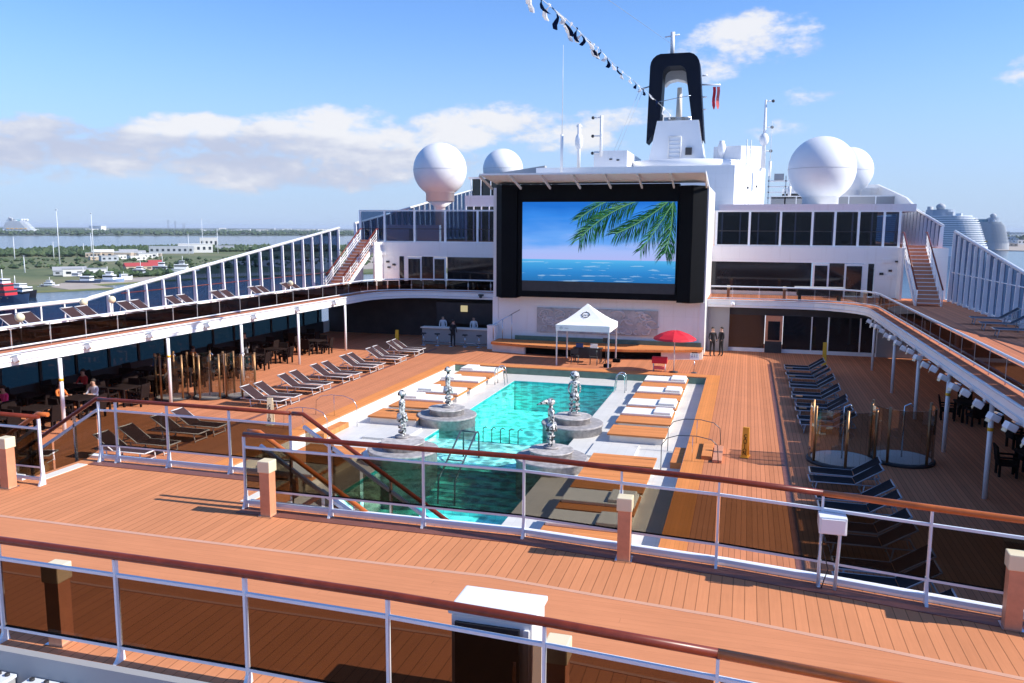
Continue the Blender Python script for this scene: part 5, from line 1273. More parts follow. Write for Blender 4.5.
w = thing('red_counter', (-5.1,52.5,0), 'small red counter with red top left of the red parasol', 'counter')
MB().box(-5.6,-4.65,52.3,52.75,0.52,0.92).build('top_box', 'red_cloth', w, bevel=0.02)
MB().box(-5.5,-4.8,52.4,52.7,0.12,0.3).build('shelf', 'red_pale', w)
for x in (-5.5,-4.75):
    for y in (52.36,52.68): MB().tube([(x,y,0.01),(x,y,0.52)],0.025,6).build('leg', 'frame_white', w)
w = thing('notice_stand', (-2.95,52.5,0), 'small white notice board on a thin stand right of the red parasol', 'notice board')
MB().cbox((-2.95,52.5,1.05),(0.55,0.03,0.42),0,-0.2).build('board', 'white', w); MB().cbox((-2.95,52.48,1.30),(0.35,0.04,0.07),0,-0.2).build('clip', 'near_black', w)
b = MB()
for r_ in range(3):
    for c_ in range(3): b.cbox((-3.1+0.15*c_,52.48,0.93+0.11*r_),(0.09,0.012,0.06),0,-0.2)
b.build('pictures', 'frame_grey', w)
MB().tube([(-2.95,52.5,0.02),(-2.95,52.5,0.85)],0.025,6).build('pole', 'steel', w); MB().lathe([(0.18,0),(0.18,0.03)],(-2.95,52.5,0),16).build('base', 'steel_dark', w)

# ================================================================== bar
w = thing('bar_counter', (-21.5,59.7,0), 'long pale bar counter in the shade left of the stage', 'bar')
MB().box(-24.3,-18.85,59.5,60.1,0,1.26).build('front', 'mid_grey', w); MB().box(-24.4,-18.75,59.35,60.2,1.262,1.34).build('top', 'cream_base', w)
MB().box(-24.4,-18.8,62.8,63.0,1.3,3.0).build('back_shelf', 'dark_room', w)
MB().tube([(-24.2,59.32,0.22),(-18.9,59.32,0.22)],0.03,6).build('foot_rail', 'steel', w)
st = thing('bar_stool', (0,0,0), 'bar stool', 'stool', 'bar stools at the pale counter')
MB().lathe([(0.2,0.88),(0.22,0.92),(0.2,0.97)],(0,0,0),16).build('seat', 'near_black', st); MB().tube([(0,0,0.04),(0,0,0.9)],0.035,8).build('pole', 'steel', st)
MB().lathe([(0.24,0),(0.24,0.03),(0.04,0.06)],(0,0,0),16).build('base', 'steel', st); MB().tube([(0.17*math.cos(a),0.17*math.sin(a),0.35) for a in [i*PI/6 for i in range(13)]],0.015,5).build('foot_ring', 'steel', st)
for i in range(5):
    o = st if i == 0 else dup(st)
    o.location = (-23.9+1.13*i,58.8,0); o['label'] = 'steel bar stool at the pale counter, %s from the left' % ORD[i]
w = thing('menu_light', (-21.6,62.7,2.5), 'lit cream menu panel above the bar', 'lit panel')
MATS['lit'] = None; emat('lit', (1.0,0.85,0.5), 0.4)
MB().box(-22.2,-21.65,62.6,62.75,2.3,2.8).build('panel', 'lit', w); MB().box(-22.25,-21.6,62.75,62.8,2.25,2.85).build('frame', 'near_black', w)

# ================================================================== dining tables and chairs in the shade
tb = thing('wicker_table', (0,0,0), 'dark wicker table', 'table', 'dark wicker tables under the side decks')
MB().box(-0.62,0.62,-0.62,0.62,0.84,0.92).build('top', 'wicker', tb, bevel=0.012)
for s in (-1,1):
    for t_ in (-1,1): MB().box(s*0.53-0.05,s*0.53+0.05,t_*0.53-0.05,t_*0.53+0.05,0,0.84).build('leg', 'wicker', tb)
ch = thing('wicker_chair', (0,0,0), 'dark wicker chair', 'chair', 'dark wicker chairs around the tables')
MB().box(-0.33,0.33,-0.33,0.33,0.42,0.54).build('seat', 'wicker', ch, bevel=0.02)
MB().prismx([(0.27,0.5),(0.35,0.5),(0.45,1.15),(0.38,1.15)],-0.33,0.33).build('backrest', 'wicker', ch, bevel=0.015)
for s in (-1,1): MB().box(s*0.33-0.04,s*0.33+0.04,-0.33,0.33,0.72,0.78).box(s*0.33-0.035,s*0.33+0.035,-0.33,-0.26,0.44,0.72).build('armrest', 'wicker', ch)
for s in (-1,1):
    for t_ in (-1,1): MB().box(s*0.28-0.04,s*0.28+0.04,t_*0.28-0.04,t_*0.28+0.04,0,0.42).build('leg', 'wicker', ch)
tl = [(-30.6,26.5),(-33,28.5),(-30.4,31.2),(-33,33.3),(-30.6,36.6),(-33,39.0),(-30.2,42.2),(-33,44.2),(-30.4,48.0),(-33,50.4),(-33.4,24.2),(-30.2,21.5),(-29.9,52.6),(-32.6,55.5),(-33.3,36.2),(-33.4,47.4),(-30.5,39.4),(-30.4,45.2),(-33.2,31.0),(-30.3,34.0),(-30.5,28.8)]
n_t = 0; n_c = 0
for i, (x, y) in enumerate(tl):
    o = tb if i == 0 else dup(tb)
    o.location = (x,y,0); o['label'] = 'dark wicker table in the port shade, %s from the camera' % ORD[i]
    for k, (dx_, dy_, rz) in enumerate(((0,1.0,0),(0,-1.0,PI),(1.0,0,-PI/2),(-1.0,0,PI/2))):
        o = ch if n_c == 0 else dup(ch)
        o.location = (x+dx_,y+dy_,0); o.rotation_euler.z = rz+random.uniform(-.2,.2)
        o['label'] = 'wicker chair on %s side of %s wicker table from camera, port shade' % (('far','near','right','left')[k], ORD[i]); n_c += 1
for i, (x, y) in enumerate(((10.6,24.5),(12.2,29.0),(10.6,33.5),(12.2,38.0),(10.6,43.0))):
    o = dup(tb, (x,y,0), 0.1, 'dark wicker table under the starboard deck, %s from the camera' % ORD[i])
    for k, (dx_, dy_, rz) in enumerate(((0,1.0,0),(0,-1.0,PI),(1.0,0,-PI/2),(-1.0,0,PI/2))):
        dup(ch, (x+dx_,y+dy_,0), rz+random.uniform(-.2,.2), 'wicker chair on %s side of %s wicker table from camera, starboard shade' % (('far','near','right','left')[k], ORD[i]))
cp = thing('white_cup', (0,0,0), 'cup', 'cup', 'white cups on the starboard tables')
MB().lathe([(0.05,0),(0.075,0.14),(0.07,0.14)],(0,0,0),12).build('bowl', 'white_gloss', cp); MB().tube([(0.07,0,0.11),(0.12,0,0.09),(0.07,0,0.04)],0.012,5).build('handle', 'white_gloss', cp)
for i, (x, y) in enumerate(((10.5,24.6),(12.1,29.1),(10.5,33.6))):
    o = cp if i == 0 else dup(cp)
    o.location = (x,y,0.92); o['label'] = 'white cup on the %s wicker table from the camera under the starboard deck' % ORD[i]
seated = [(-33.0,29.5,PI*0,'cloth_pink','pink top, back to the sea'),(-30.6,25.5,PI,'cloth_grey','grey top'),(-30.4,32.2,0,'cloth_white','white top'),(-33,34.3,0,'cloth_red','dark red top'),
          (-30.6,37.6,0,'cloth_orange','orange top'),(-33,40.0,0,'cloth_blue','blue top'),(-31.4,31.2,PI/2,'cloth_orange','orange top, arms on the table'),(-33,43.2,PI,'cloth_orange','orange top, back turned'),(-29.6,36.6,-PI/2,'cloth_grey','grey top, facing the sea')]
for i, (x,y,rz,sh,lb) in enumerate(seated):
    person('sit', x, y, 0, rz, sh, 'cloth_black', 'seated person in %s at the %s wicker table from the camera' % (lb.split(',')[0], ORD[[1,0,2,3,4,5,2,7,4][i]]))
w = thing('wicker_pouf', (-24.6,22.8,0), 'round tan wicker pouf by the foot of the left stair', 'pouf')
MB().lathe([(0.42,0.0),(0.62,0.14),(0.66,0.3),(0.58,0.44),(0.1,0.5)],(-24.6,22.8,0.0),24).build('cushion', 'tan', w); MB().lathe([(0.44,0.0),(0.47,0.05)],(-24.6,22.8,0),24).build('base', 'wicker', w)

# ================================================================== things on the far deck
w = thing('games_table', (5.1,63.3,DB), 'dark covered games table with pale top rim on the far deck right of the screen', 'games table')
MB().box(3.6,6.7,62.95,64.3,DB+0.42,DB+0.92).build('body', 'near_black', w, bevel=0.02); MB().box(3.45,6.85,62.85,64.4,DB+0.922,DB+1.0).build('top', 'mid_grey', w)
for x in (3.8,6.5):
    for y in (63.1,64.1): MB().box(x-0.08,x+0.08,y-0.08,y+0.08,DB,DB+0.42).build('leg', 'near_black', w)
for i, (x, y) in enumerate(((-1.25,63.0),(2.7,62.95),(7.9,60.9))):
    o = dup(bl, (x,y,DB+0.006), 0, 'wooden lamp post on the far deck right of the screen, %s from the screen' % ORD[i], 'lamp posts on the far deck')
# speed dome / fittings on the fascia
def floodbar(x, y, z, rz, label):
    w = thing('fascia_spotlight', (0,0,0), label, 'spotlight', 'spotlights along the deck fascia')
    MB().cbox((0,0,0.10),(0.06,0.5,0.05)).build('bracket', 'steel', w); MB().cbox((-0.16,0,-0.02),(0.30,0.36,0.22),0,0,0.45).build('head', 'white_gloss', w, bevel=0.03)
    MB().cbox((-0.31,0,-0.09),(0.02,0.30,0.17),0,0,0.45).build('lens', 'lamp_cap', w)
    w.location = (x,y,z); w.rotation_euler.z = rz; return w
fl0 = floodbar(7.83,20.0,3.28,0,'white spotlight under the starboard fascia, first from the camera')
i = 1; y = 21.6
while y < 57.5:
    dup(fl0, (7.85,y,3.26+0.06*math.sin(i*2.1)), 0.25*math.sin(i*1.7), 'white spotlight under the starboard fascia, %s from the camera' % ORD[i]); i += 1; y += 1.75
for i, y in enumerate((18,22.5,26.2,30.0,34.0,38.5,43,48,53)):
    dup(fl0, (mx_(7.88),y,3.66), PI, 'small white light on the port fascia, %s from the camera' % ORD[i], 'lights on the port fascia')
w = thing('dome_camera', (-0.9,62.4,3.66), 'white dome camera on the far deck fascia right of the screen', 'camera')
MB().sphere((-0.9,62.3,3.6),0.16,12,8).build('dome', 'white_gloss', w); MB().box(-1.05,-0.75,62.3,62.5,3.66,3.78).build('bracket', 'white', w)
w = thing('dome_camera', (-20.4,62.4,3.66), 'dark dome camera on the far deck fascia left of the screen', 'camera')
MB().sphere((-20.4,62.3,3.6),0.13,12,8).build('dome', 'near_black', w); MB().box(-20.6,-20.2,62.3,62.5,3.66,3.78).build('bracket', 'near_black', w)
# globe lamps on the port side deck
for i, (x,y) in enumerate(((-30.5,28.4),(-33.6,35.3),(-33.4,37.1),(-31.5,52.3))):
    w = thing('globe_lamp', (x,y,DB), 'cream globe lamp on a short pole on the port side deck, %s from the camera' % ORD[i], 'lamp', 'globe lamps on the port side deck')
    MB().tube([(x,y,DB),(x,y,DB+1.0)],0.04,6).build('pole', 'white', w); MB().sphere((x,y,DB+1.12),0.2,14,10).build('globe', 'lamp_cap', w)

# ================================================================== domes, funnel, masts
def dome(x, y, z, r, zb, label, pr=0.55, pb=None):
    w = thing('radar_dome', (x,y,zb), label, 'radar dome', 'white satellite domes')
    prof = [(pr*r, -0.84*r)] + [(r*math.cos(math.radians(a)), r*math.sin(math.radians(a))) for a in range(-55,90,6)] + [(0.02,r)]
    MB().lathe(prof,(x,y,z),48).build('dome', 'dome_white', w)
    zt_ = z-0.83*r
    MB().lathe([(pr*r*0.97,zt_-0.9),(pr*r*0.97,zt_-0.05),(pr*r*1.03,zt_-0.05),(pr*r*1.03,zt_+0.12)],(x,y,0),36).build('collar', 'dome_white', w)
    MB().lathe([(pr*r*0.35,zb),(pr*r*0.35,zt_-1.5),(pr*r*0.9,zt_-0.92)],(x,y,0),24).build('pedestal', 'dome_white', w)
    MB().tube([(x+r*math.cos(t_)*1.003,y+r*math.sin(t_)*1.003,z) for t_ in [i*PI/24 for i in range(49)]],0.012,4,False).build('seam', 'mid_grey', w)
dome(-30.56,80,14.9,2.72,UZ,'large white radar dome standing left of the screen')
dome(-32.8,110,17.1,2.75,UZ,'white radar dome half hidden behind the left end of the screen canopy')
dome(6.1,80,14.45,2.92,11.2,'largest white radar dome right of the screen, in front')
dome(9.95,95,15.3,2.45,11.2,'white radar dome partly hidden behind the largest dome')

# funnel arch
w = thing('funnel_arch', (-8.7,100,16.7), 'tall black arch funnel over a white base behind the screen', 'funnel')
def loop(x0,x1,xb0,xb1,z0,zt_,rad):
    pts = [(xb0,z0),(x0,zt_-rad)]
    pts += [(x0+rad-rad*math.cos(math.radians(a)), zt_-rad+rad*math.sin(math.radians(a))) for a in (20,40,60,80)]
    pts += [(x1-rad+rad*math.sin(math.radians(a)), zt_-rad+rad*math.cos(math.radians(a))) for a in (10,30,50,70)]
    pts += [(x1,zt_-rad),(xb1,z0)]; return pts
O = loop(-11.75,-6.15,-11.95,-5.35,19.0,29.0,1.4); I = loop(-10.25,-7.65,-10.45,-6.75,21.0,27.6,0.8)
b = MB(); n_ = len(O)
for yy, fl in ((98.6,0),(101.6,1)): b.v += [(x,yy,z) for x,z in O]+[(x,yy,z) for x,z in I]
def F_(*f): b.f.append(list(f)); b.mi.append(0); b.sm.append(False)
for i in range(n_-1):
    F_(i,i+1,n_+i+1,n_+i); F_(2*n_+i,3*n_+i,3*n_+i+1,2*n_+i+1); F_(i,2*n_+i,2*n_+i+1,i+1); F_(n_+i,n_+i+1,3*n_+i+1,3*n_+i)
F_(0,n_,3*n_,2*n_); F_(n_-1,3*n_-1,4*n_-1,2*n_-1)
b.build('arch', 'funnel_black', w)
MB().prismy([(-11.6,16.7),(-5.2,16.7),(-6.0,21.4),(-10.7,21.4)],98.0,103).build('base', 'white_gloss', w)
MB().prismx([(103,16.7),(108,16.7),(106.5,20.5),(103,21.2)],-9.9,-7.2).build('rear_stack', 'mid_grey', w)
MB().prismy([(-10.4,26.0),(-9.9,26.5),(-9,26.7),(-8.1,26.5),(-7.5,26.0),(-7.6,27.9),(-10.2,27.9)],102,104).build('rear_cowl', 'canopy_cream', w)
for k in range(5): MB().tube([(-10.4,102.5,21.7+0.15*k),(-7.1,102.5,21.7+0.15*k)],0.08,6).build('pipe', 'steel', w)
MB().tube([(-10.6,98.4,23.6),(-7.0,98.4,24.2)],0.05,5).build('brace', 'steel', w)
b = MB(); b.tube([(-9.3,97.9,17.0),(-9.3,97.9,19.6),(-7.9,97.9,19.6),(-7.9,97.9,17.0)],0.07,6)
for k in range(5): b.tube([(-9.3,97.9,17.3+0.45*k),(-7.9,97.9,17.3+0.45*k)],0.04,5)
b.build('ladder', 'white', w)
MB().cbox((-7.0,97.7,17.9),(0.7,0.4,0.8),0.2).build('horn', 'near_black', w)
MB().tube([(-9.4,100,29.0),(-9.4,100,31.6)],0.25,8).build('top_mast', 'white_gloss', w); MB().tube([(-10.3,100,31.1),(-8.6,100,31.3)],0.08,6).build('top_spreader', 'white_gloss', w)
MB().tube([(-6.2,100,25.6),(-3.8,100,25.5)],0.10,6).build('yard', 'white_gloss', w); MB().tube([(-13.2,100,25.3),(-11.6,100,25.7)],0.08,6).build('yard', 'mid_grey', w)
for z in (22.8,24.2,26.6): MB().tube([(-5.9,100,z),(-5.3,100,z)],0.09,6).build('bracket', 'white', w)
MB().tube([(-8.75,104,22.0),(-8.75,104,26.0)],[0.4,0.28],8).build('inner_mast', 'cream_base', w)
for i, (x, c_) in enumerate(((-4.5,'red_cloth'),(-4.05,'red_pale'))):
    b = MB(); vs = []
    for k in range(7):
        z = 25.3-0.42*k; ww = 0.17 if k < 6 else 0.05; vs += [(x-ww+0.04*math.sin(k*1.3),100+0.08*math.sin(k),z),(x+ww+0.04*math.sin(k*1.3),100-0.08*math.sin(k),z)]
    b.add(vs,[(2*k,2*k+1,2*k+3,2*k+2) for k in range(6)]); b.add([(a,c+0.02,d_) for a,c,d_ in vs],[(2*k,2*k+2,2*k+3,2*k+1) for k in range(6)])
    o = b.build('signal_flag', c_, base=(x,100,25.3)); tag(o, '%s signal flag hanging limp from the funnel yard, the %s of two' % (('dark red','lighter red')[i],('left','right')[i]), 'flag', 'red flags on the funnel yard')
def mast(x, y, z0_, h, label, kind):
    w = thing('antenna_mast', (x,y,z0_), label, 'mast')
    if kind == 'whip':
        MB().tube([(x,y,z0_),(x,y,z0_+h*0.3)],0.16,6).build('lower_tube', 'white', w); MB().tube([(x,y,z0_+h*0.3),(x,y,z0_+h)],[0.05,0.02],5).build('whip', 'white_rail', w)
    elif kind == 'arms':
        MB().tube([(x,y,z0_),(x,y,z0_+h)],0.17,6).build('pole', 'white', w)
        for t_ in (0.08,0.5,0.95): MB().tube([(x-0.9,y,z0_+h*t_),(x,y,z0_+h*t_)],0.08,5).build('arm', 'white', w); MB().sphere((x-0.95,y,z0_+h*t_),0.18,8,6).build('lamp', 'near_black', w)
    elif kind == 'right':
        MB().tube([(x,y,z0_),(x,y,z0_+h)],[0.28,0.12],6).build('pole', 'white', w)
        for t_ in (0.25,0.6,0.98): MB().tube([(x,y,z0_+h*t_),(x+0.7,y,z0_+h*t_)],0.07,5).build('arm', 'white', w); MB().sphere((x+0.75,y,z0_+h*t_),0.17,8,6).build('lamp', 'near_black', w)
        MB().sphere((x,y,z0_+h*0.42),0.5,10,8,(1,1,1.4)).build('radome', 'white_gloss', w)
    else:
        MB().tube([(x,y,z0_),(x,y,z0_+h)],0.2,6).build('pole', 'white', w); MB().sphere((x,y,z0_+h*0.6),0.45,10,8,(1,1,2)).build('radome', 'white_gloss', w); MB().tube([(x-0.3,y,z0_+h*0.95),(x+0.3,y,z0_+h*0.95)],0.1,5).build('cross_arm', 'white', w)
mast(-20.1,90,15.2,13.5,'tall thin whip aerial, leftmost behind the screen canopy','whip')
mast(-18.2,90,15.7,4.6,'white aerial with a small radome between the whip aerial and the lamp mast','pod')
mast(-16.1,91.9,17.0,4.4,'white mast with three short lamp arms pointing left','arms')
mast(1.2,95,15.7,7.2,'white mast with small radome and lamps right of the funnel','right')
mast(-3.3,97,16.7,2.2,'thin short aerial on the roof edge right of the funnel','pod')
mast(1.9,93.5,14.5,6.0,'second thin aerial right of the funnel, beside the lamp mast','whip')
mast(3.6,84,12.2,3.2,'short thin aerial left of the largest dome','whip')
for i, (x,y,z,h) in enumerate(((8.6,90,14.4,0.0),)): pass
w = thing('radar_mount', (2.9,86,11.3), 'white railed equipment rack between deckhouse and largest dome', 'equipment rack')
for k in range(4): MB().box(1.6,5.2,86,86.6,12.1+0.55*k,12.22+0.55*k).build('shelf', 'white', w)
for x in (1.7,3.3,5.1): MB().box(x-0.06,x+0.06,86,86.12,11.25,14.3).build('upright', 'steel', w)
MB().box(2.2,3.1,85.9,86.5,13.9,14.5).build('box', 'roof_grey', w)

# bunting line from the funnel over the deck towards the camera
w = thing('bunting_line', (-11.6,98,24), 'line of white and dark blue pennants strung from the funnel over the pool deck', 'bunting')
A_ = Vector((-9.0,98.3,22.0)); B_ = Vector((-5.2,26.0,17.6))
path = [(-9.0,98.3,21.9),(-11.19,90,23.63),(-11.58,75,22.99),(-10.72,60,21.63),(-9.58,48,19.98),(-8.43,38,18.48),(-7.33,29,16.96),(-6.3,20,15.6)]
def along(t):
    f_ = t*(len(path)-1); i = min(len(path)-2, int(f_)); u = f_-i; return Vector(path[i]).lerp(Vector(path[i+1]), u)
MB().tube([along(i/30) for i in range(31)], 0.02, 4).build('rope', 'white_rail', w)
rnd = random.Random(11)
k = 0; t = 0.02
while t < 0.93:
    p = along(t); q = along(t+0.022); tg = (q-p).normalized()
    L_ = rnd.uniform(0.55,0.95); hw = (q-p).length*0.30; dn = Vector((rnd.uniform(-0.1,0.45), rnd.uniform(-.2,.3), -rnd.uniform(0.8,1.0))).normalized()
    rows_ = 5; vs = []
    for i in range(rows_+1):
        s = i/rows_; c = p+dn*L_*s+Vector((0.10*math.sin(s*5+k),0.14*math.sin(s*6+k*2),0)); wd = hw*(1-0.75*s)
        a_ = Vector((0.75,0.4,-0.3)); dd = (tg*(1-s*0.6)+a_*s*0.5).normalized()
        vs += [c-dd*wd, c+dd*wd]
    n_ = len(vs); b = MB(); b.smooth = True
    fs = [(2*i,2*i+1,2*i+3,2*i+2) for i in range(rows_)]; b.add(vs, fs); b.add([v+Vector((0.02,0.05,0.02)) for v in vs], [f[::-1] for f in fs])
    b.build('pennant', ('flag_white','flag_white','flag_navy','flag_white','flag_navy','flag_white','flag_navy')[k%7], w)
    k += 1; t += rnd.uniform(0.026,0.036)
w = thing('halyard', (-9,98,24), 'thin line running from the funnel mast up over the pool deck', 'rope')
MB().tube([(-9.4,100,30.2),(-10.6,60,25.3),(-10.0,30,21.5),(-9.8,18,19.8)],0.018,4).build('line', 'frame_grey', w)
w = thing('halyard', (-12,95,17), 'pair of thin lines dropping from the left funnel yard to the deckhouse', 'rope')
for x in (-13.0,-12.6): MB().tube([(x,99.6,25.2),(x-1.9,92,17)],0.02,4).build('line', 'frame_grey', w)

# ================================================================== harbour and far shore
ZW = -35.0
b = MB(); E_ = 33000
b.add([(-E_,-E_,ZW),(E_,-E_,ZW),(E_,E_,ZW),(-E_,E_,ZW)],[(0,1,2,3)]); sea_o = struct(b,'sea','sea_water', recalc=False)
def U(px, py, z=ZW):
    """ground point that the surveyed bearing and depression angle give"""
    d = fw + r2*((px-512)/F) + u2*((341.5-py)/F); t_ = (z-H)/d.z; return (d.x*t_, d.y*t_)
def land(pts, z0_, z1_, m, name): struct(MB().prism(pts, z0_, z1_), name, m)
land([(-520,330),(-445,455),(-430,480),(-468,500),(-455,560),(-440,620),(-380,700),(-240,820),(-200,1000),(-330,1300),(-420,1500),(-640,1640),(-900,1600),(-1130,1400),(-1200,1230),(-1150,1080),(-1500,1000),(-1900,900),(-1700,500),(-900,300)], -37, -34.1, 'grass_land', 'shore_land')
land([(-446,456),(-431,480),(-469,501),(-456,560),(-441,620),(-381,700),(-420,720),(-480,650),(-505,560),(-500,505),(-475,470)], -37, -33.95, 'quay', 'quay')
land([(-640,860),(-420,760),(-300,860),(-290,1000),(-420,1180),(-560,1180)], -37, -33.9, 'quay', 'yard_ground')
land([(-30000,2300),(-6500,2500),(-3200,2780),(-2700,3250),(-2400,3700),(-1500,4600),(0,5200),(400,5600),(1900,5200),(9000,6000),(20000,12000),(20000,31000),(-30000,31000)], -37, -33.5, 'far_land', 'far_shore')
land([(560,2150),(700,2050),(2500,2300),(4000,3600),(1500,4200),(700,3000)], -37, -33.6, 'quay', 'port_land')
land([(330,1180),(520,1150),(900,1500),(900,1900),(560,1700)], -37, -36.2, 'quay', 'harbour_bed')

def clumps(name, n_, place_, size, m, seed, label, cat, kind='stuff'):
    r_ = random.Random(seed); b = MB()
    for _ in range(n_):
        x, y, zz = place_(r_); s = size*r_.uniform(0.5,1.4)
        vs = []
        for a in range(5): t_ = 2*PI*a/5+r_.random(); vs.append((x+s*math.cos(t_)*r_.uniform(.7,1.2), y+s*math.sin(t_)*r_.uniform(.7,1.2), zz+s*r_.uniform(0.25,0.7)))
        vs += [(x+r_.uniform(-.3,.3)*s,y,zz+s*r_.uniform(0.9,1.4)),(x,y,zz-0.3*s)]
        b.cur = r_.choice((0,1)); b.add(vs,[(a,(a+1)%5,5) for a in range(5)]+[((a+1)%5,a,6) for a in range(5)])
    o = b.build(name, m); tag(o, label, cat, kind=kind); return o
def inpoly(p, poly):
    c = False; j = len(poly)-1
    for i in range(len(poly)):
        if (poly[i][1] > p[1]) != (poly[j][1] > p[1]) and p[0] < (poly[j][0]-poly[i][0])*(p[1]-poly[i][1])/(poly[j][1]-poly[i][1])+poly[i][0]: c = not c
        j = i
    return c
def in_area(poly, z):
    xs_ = [p[0] for p in poly]; ys_ = [p[1] for p in poly]
    def f_(r_):
        while True:
            p = (r_.uniform(min(xs_),max(xs_)), r_.uniform(min(ys_),max(ys_)))
            if inpoly(p, poly): return p[0], p[1], z
    return f_
clumps('woodland', 5200, in_area([(-1880,900),(-1500,990),(-1150,1070),(-1190,1230),(-1120,1390),(-900,1580),(-640,1620),(-430,1480),(-560,1330),(-800,1330),(-960,1160),(-900,950),(-1200,820),(-1750,640)], -33.5), 5.5, ['leaf_a','leaf_b'], 21, 'broad belt of green trees along the far side of the grassland left', 'trees')
clumps('scrub', 160, in_area([(-520,560),(-495,600),(-505,640),(-560,650),(-590,600)], -33.8), 3.6, ['leaf_a','leaf_b'], 5, 'dark bushes behind the quay with the moored boats', 'bushes')
clumps('scrub', 500, in_area([(-900,560),(-560,700),(-400,900),(-500,1150),(-850,900),(-1300,600)], -34.2), 3.0, ['leaf_a','leaf_b'], 6, 'scattered low bushes on the grassland left of the harbour', 'bushes')
clumps('far_wood', 9000, in_area([(-9500,2650),(-6500,2560),(-3300,2850),(-2800,3300),(-2500,3800),(-1500,4700),(0,5300),(900,6200),(-3000,9000),(-12000,8500)], -33.5), 13, ['leaf_a','leaf_b'], 8, 'long dark line of woods on the far shore', 'trees')
clumps('far_wood', 700, in_area([(700,3100),(1500,4300),(4000,3700),(9000,6100),(9000,9000),(1500,8500)], -33.5), 24, ['leaf_a','leaf_b'], 9, 'dark woods on the far shore at the right edge', 'trees')

def house(x, y, rz, a, c, h, wall, roof, label, group, flat=False, z=-33.9, nwin=4):
    w = thing('harbour_building', (0,0,0), label, 'building', group)
    MB().box(-a/2,a/2,-c/2,c/2,0,h).build('wall', wall, w)
    if flat: MB().box(-a/2-0.3,a/2+0.3,-c/2-0.3,c/2+0.3,h,h+0.5).build('roof', roof, w)
    else: MB().prismx([(-c/2-0.5,h),(c/2+0.5,h),(0,h+c*0.28)],-a/2-0.5,a/2+0.5).build('roof', roof, w)
    for k in range(nwin): MB().box(-a/2+a*(k+0.3)/nwin,-a/2+a*(k+0.75)/nwin,-c/2-0.15,-c/2-0.01,h*0.35,h*0.7).build('window', 'window_dark', w)
    MB().box(a/2+0.01,a/2+0.15,-1.2,1.2,0,h*0.6).build('door', 'house_grey', w)
    w.location = (x,y,z); w.rotation_euler.z = rz
rz0 = 0.72
x,y = U(196,253); house(x,y,0.62,54,40,14,'house_white','house_white','large white flat-roofed building behind the port windshield','harbour buildings',True,nwin=6)
x,y = U(203,249); house(x,y+20,0.62,34,28,21,'house_white','house_white','tall white block on top of the large flat-roofed building','harbour buildings',True)
x,y = U(172,254); house(x,y,0.62,66,34,11,'house_grey','house_grey','long low grey warehouse left of the large white building','harbour buildings',True,nwin=8)
x,y = U(143,271); house(x,y,0.95,34,12,4,'house_tan','roof_red','long shed with a red roof behind the moored boats','harbour buildings')
x,y = U(155,268.5); house(x,y,0.95,13,10,5,'house_white','roof_red','shorter red-roofed building right of the long red-roofed shed','harbour buildings')
x,y = U(85,277); house(x,y,0.8,34,12,6,'house_white','roof_grey','white boat shed right behind the blue boat on the quay','harbour buildings',True)
x,y = U(70,276); house(x,y,0.8,26,12,4,'house_grey','roof_grey','long grey roofed shed behind the bushes on the quay','harbour buildings')
x,y = U(225,252); house(x,y,0.6,32,18,10,'house_grey','roof_grey','grey block right of the large white building','harbour buildings',True)
x,y = U(246,250); house(x,y,0.6,26,16,6,'house_tan','house_white','small pale building farthest right behind the fins','harbour buildings',True)
r_ = random.Random(4)
for i in range(16):
    px = 92+4.1*i+r_.uniform(-1,1); py = 260.5-0.1*i+r_.uniform(-3.2,2.6); x, y = U(px,py)
    house(x,y,r_.uniform(0.4,1.1),r_.uniform(12,26),r_.uniform(9,14),r_.uniform(4,8),r_.choice(('house_white','house_white','house_tan','house_grey')),r_.choice(('house_white','roof_grey','house_white')),'small pale building in the yard behind the harbour, %s from the left' % ORD[i],'small buildings of the harbour yard',r_.random()<0.6,nwin=3)
for i in range(22):
    px = [92,98,103,205,213,222,231,238,246,255,262,270,279,288,297,305,313,322,330,338,347,355][i]; py = 231.6+r_.uniform(-1.2,0.8); x, y = U(px,py)
    s_ = math.hypot(x,y)/2200
    house(x,y,r_.uniform(0.2,0.9),22*s_*r_.uniform(0.7,1.5),12*s_,3.2*s_*r_.uniform(.8,1.6),'house_white',r_.choice(('house_white','roof_grey')),'tiny white building on the far shore, %s from the left' % ORD[min(i,28)],'white buildings on the far shore',True,z=-30,nwin=2)
for i in range(14):
    px = 1001+1.9*i; py = 239+r_.uniform(-3,8); x, y = U(px,py)
    s_ = math.hypot(x,y)/2200
    house(x,y,r_.uniform(-0.3,0.3),26*s_,14*s_,7*s_*r_.uniform(.6,1.5),r_.choice(('house_white','house_grey','house_tan')),'roof_grey','port building beyond the far cruise ship at the right edge, %s from the left' % ORD[i],'port buildings at the right edge',True,nwin=3)

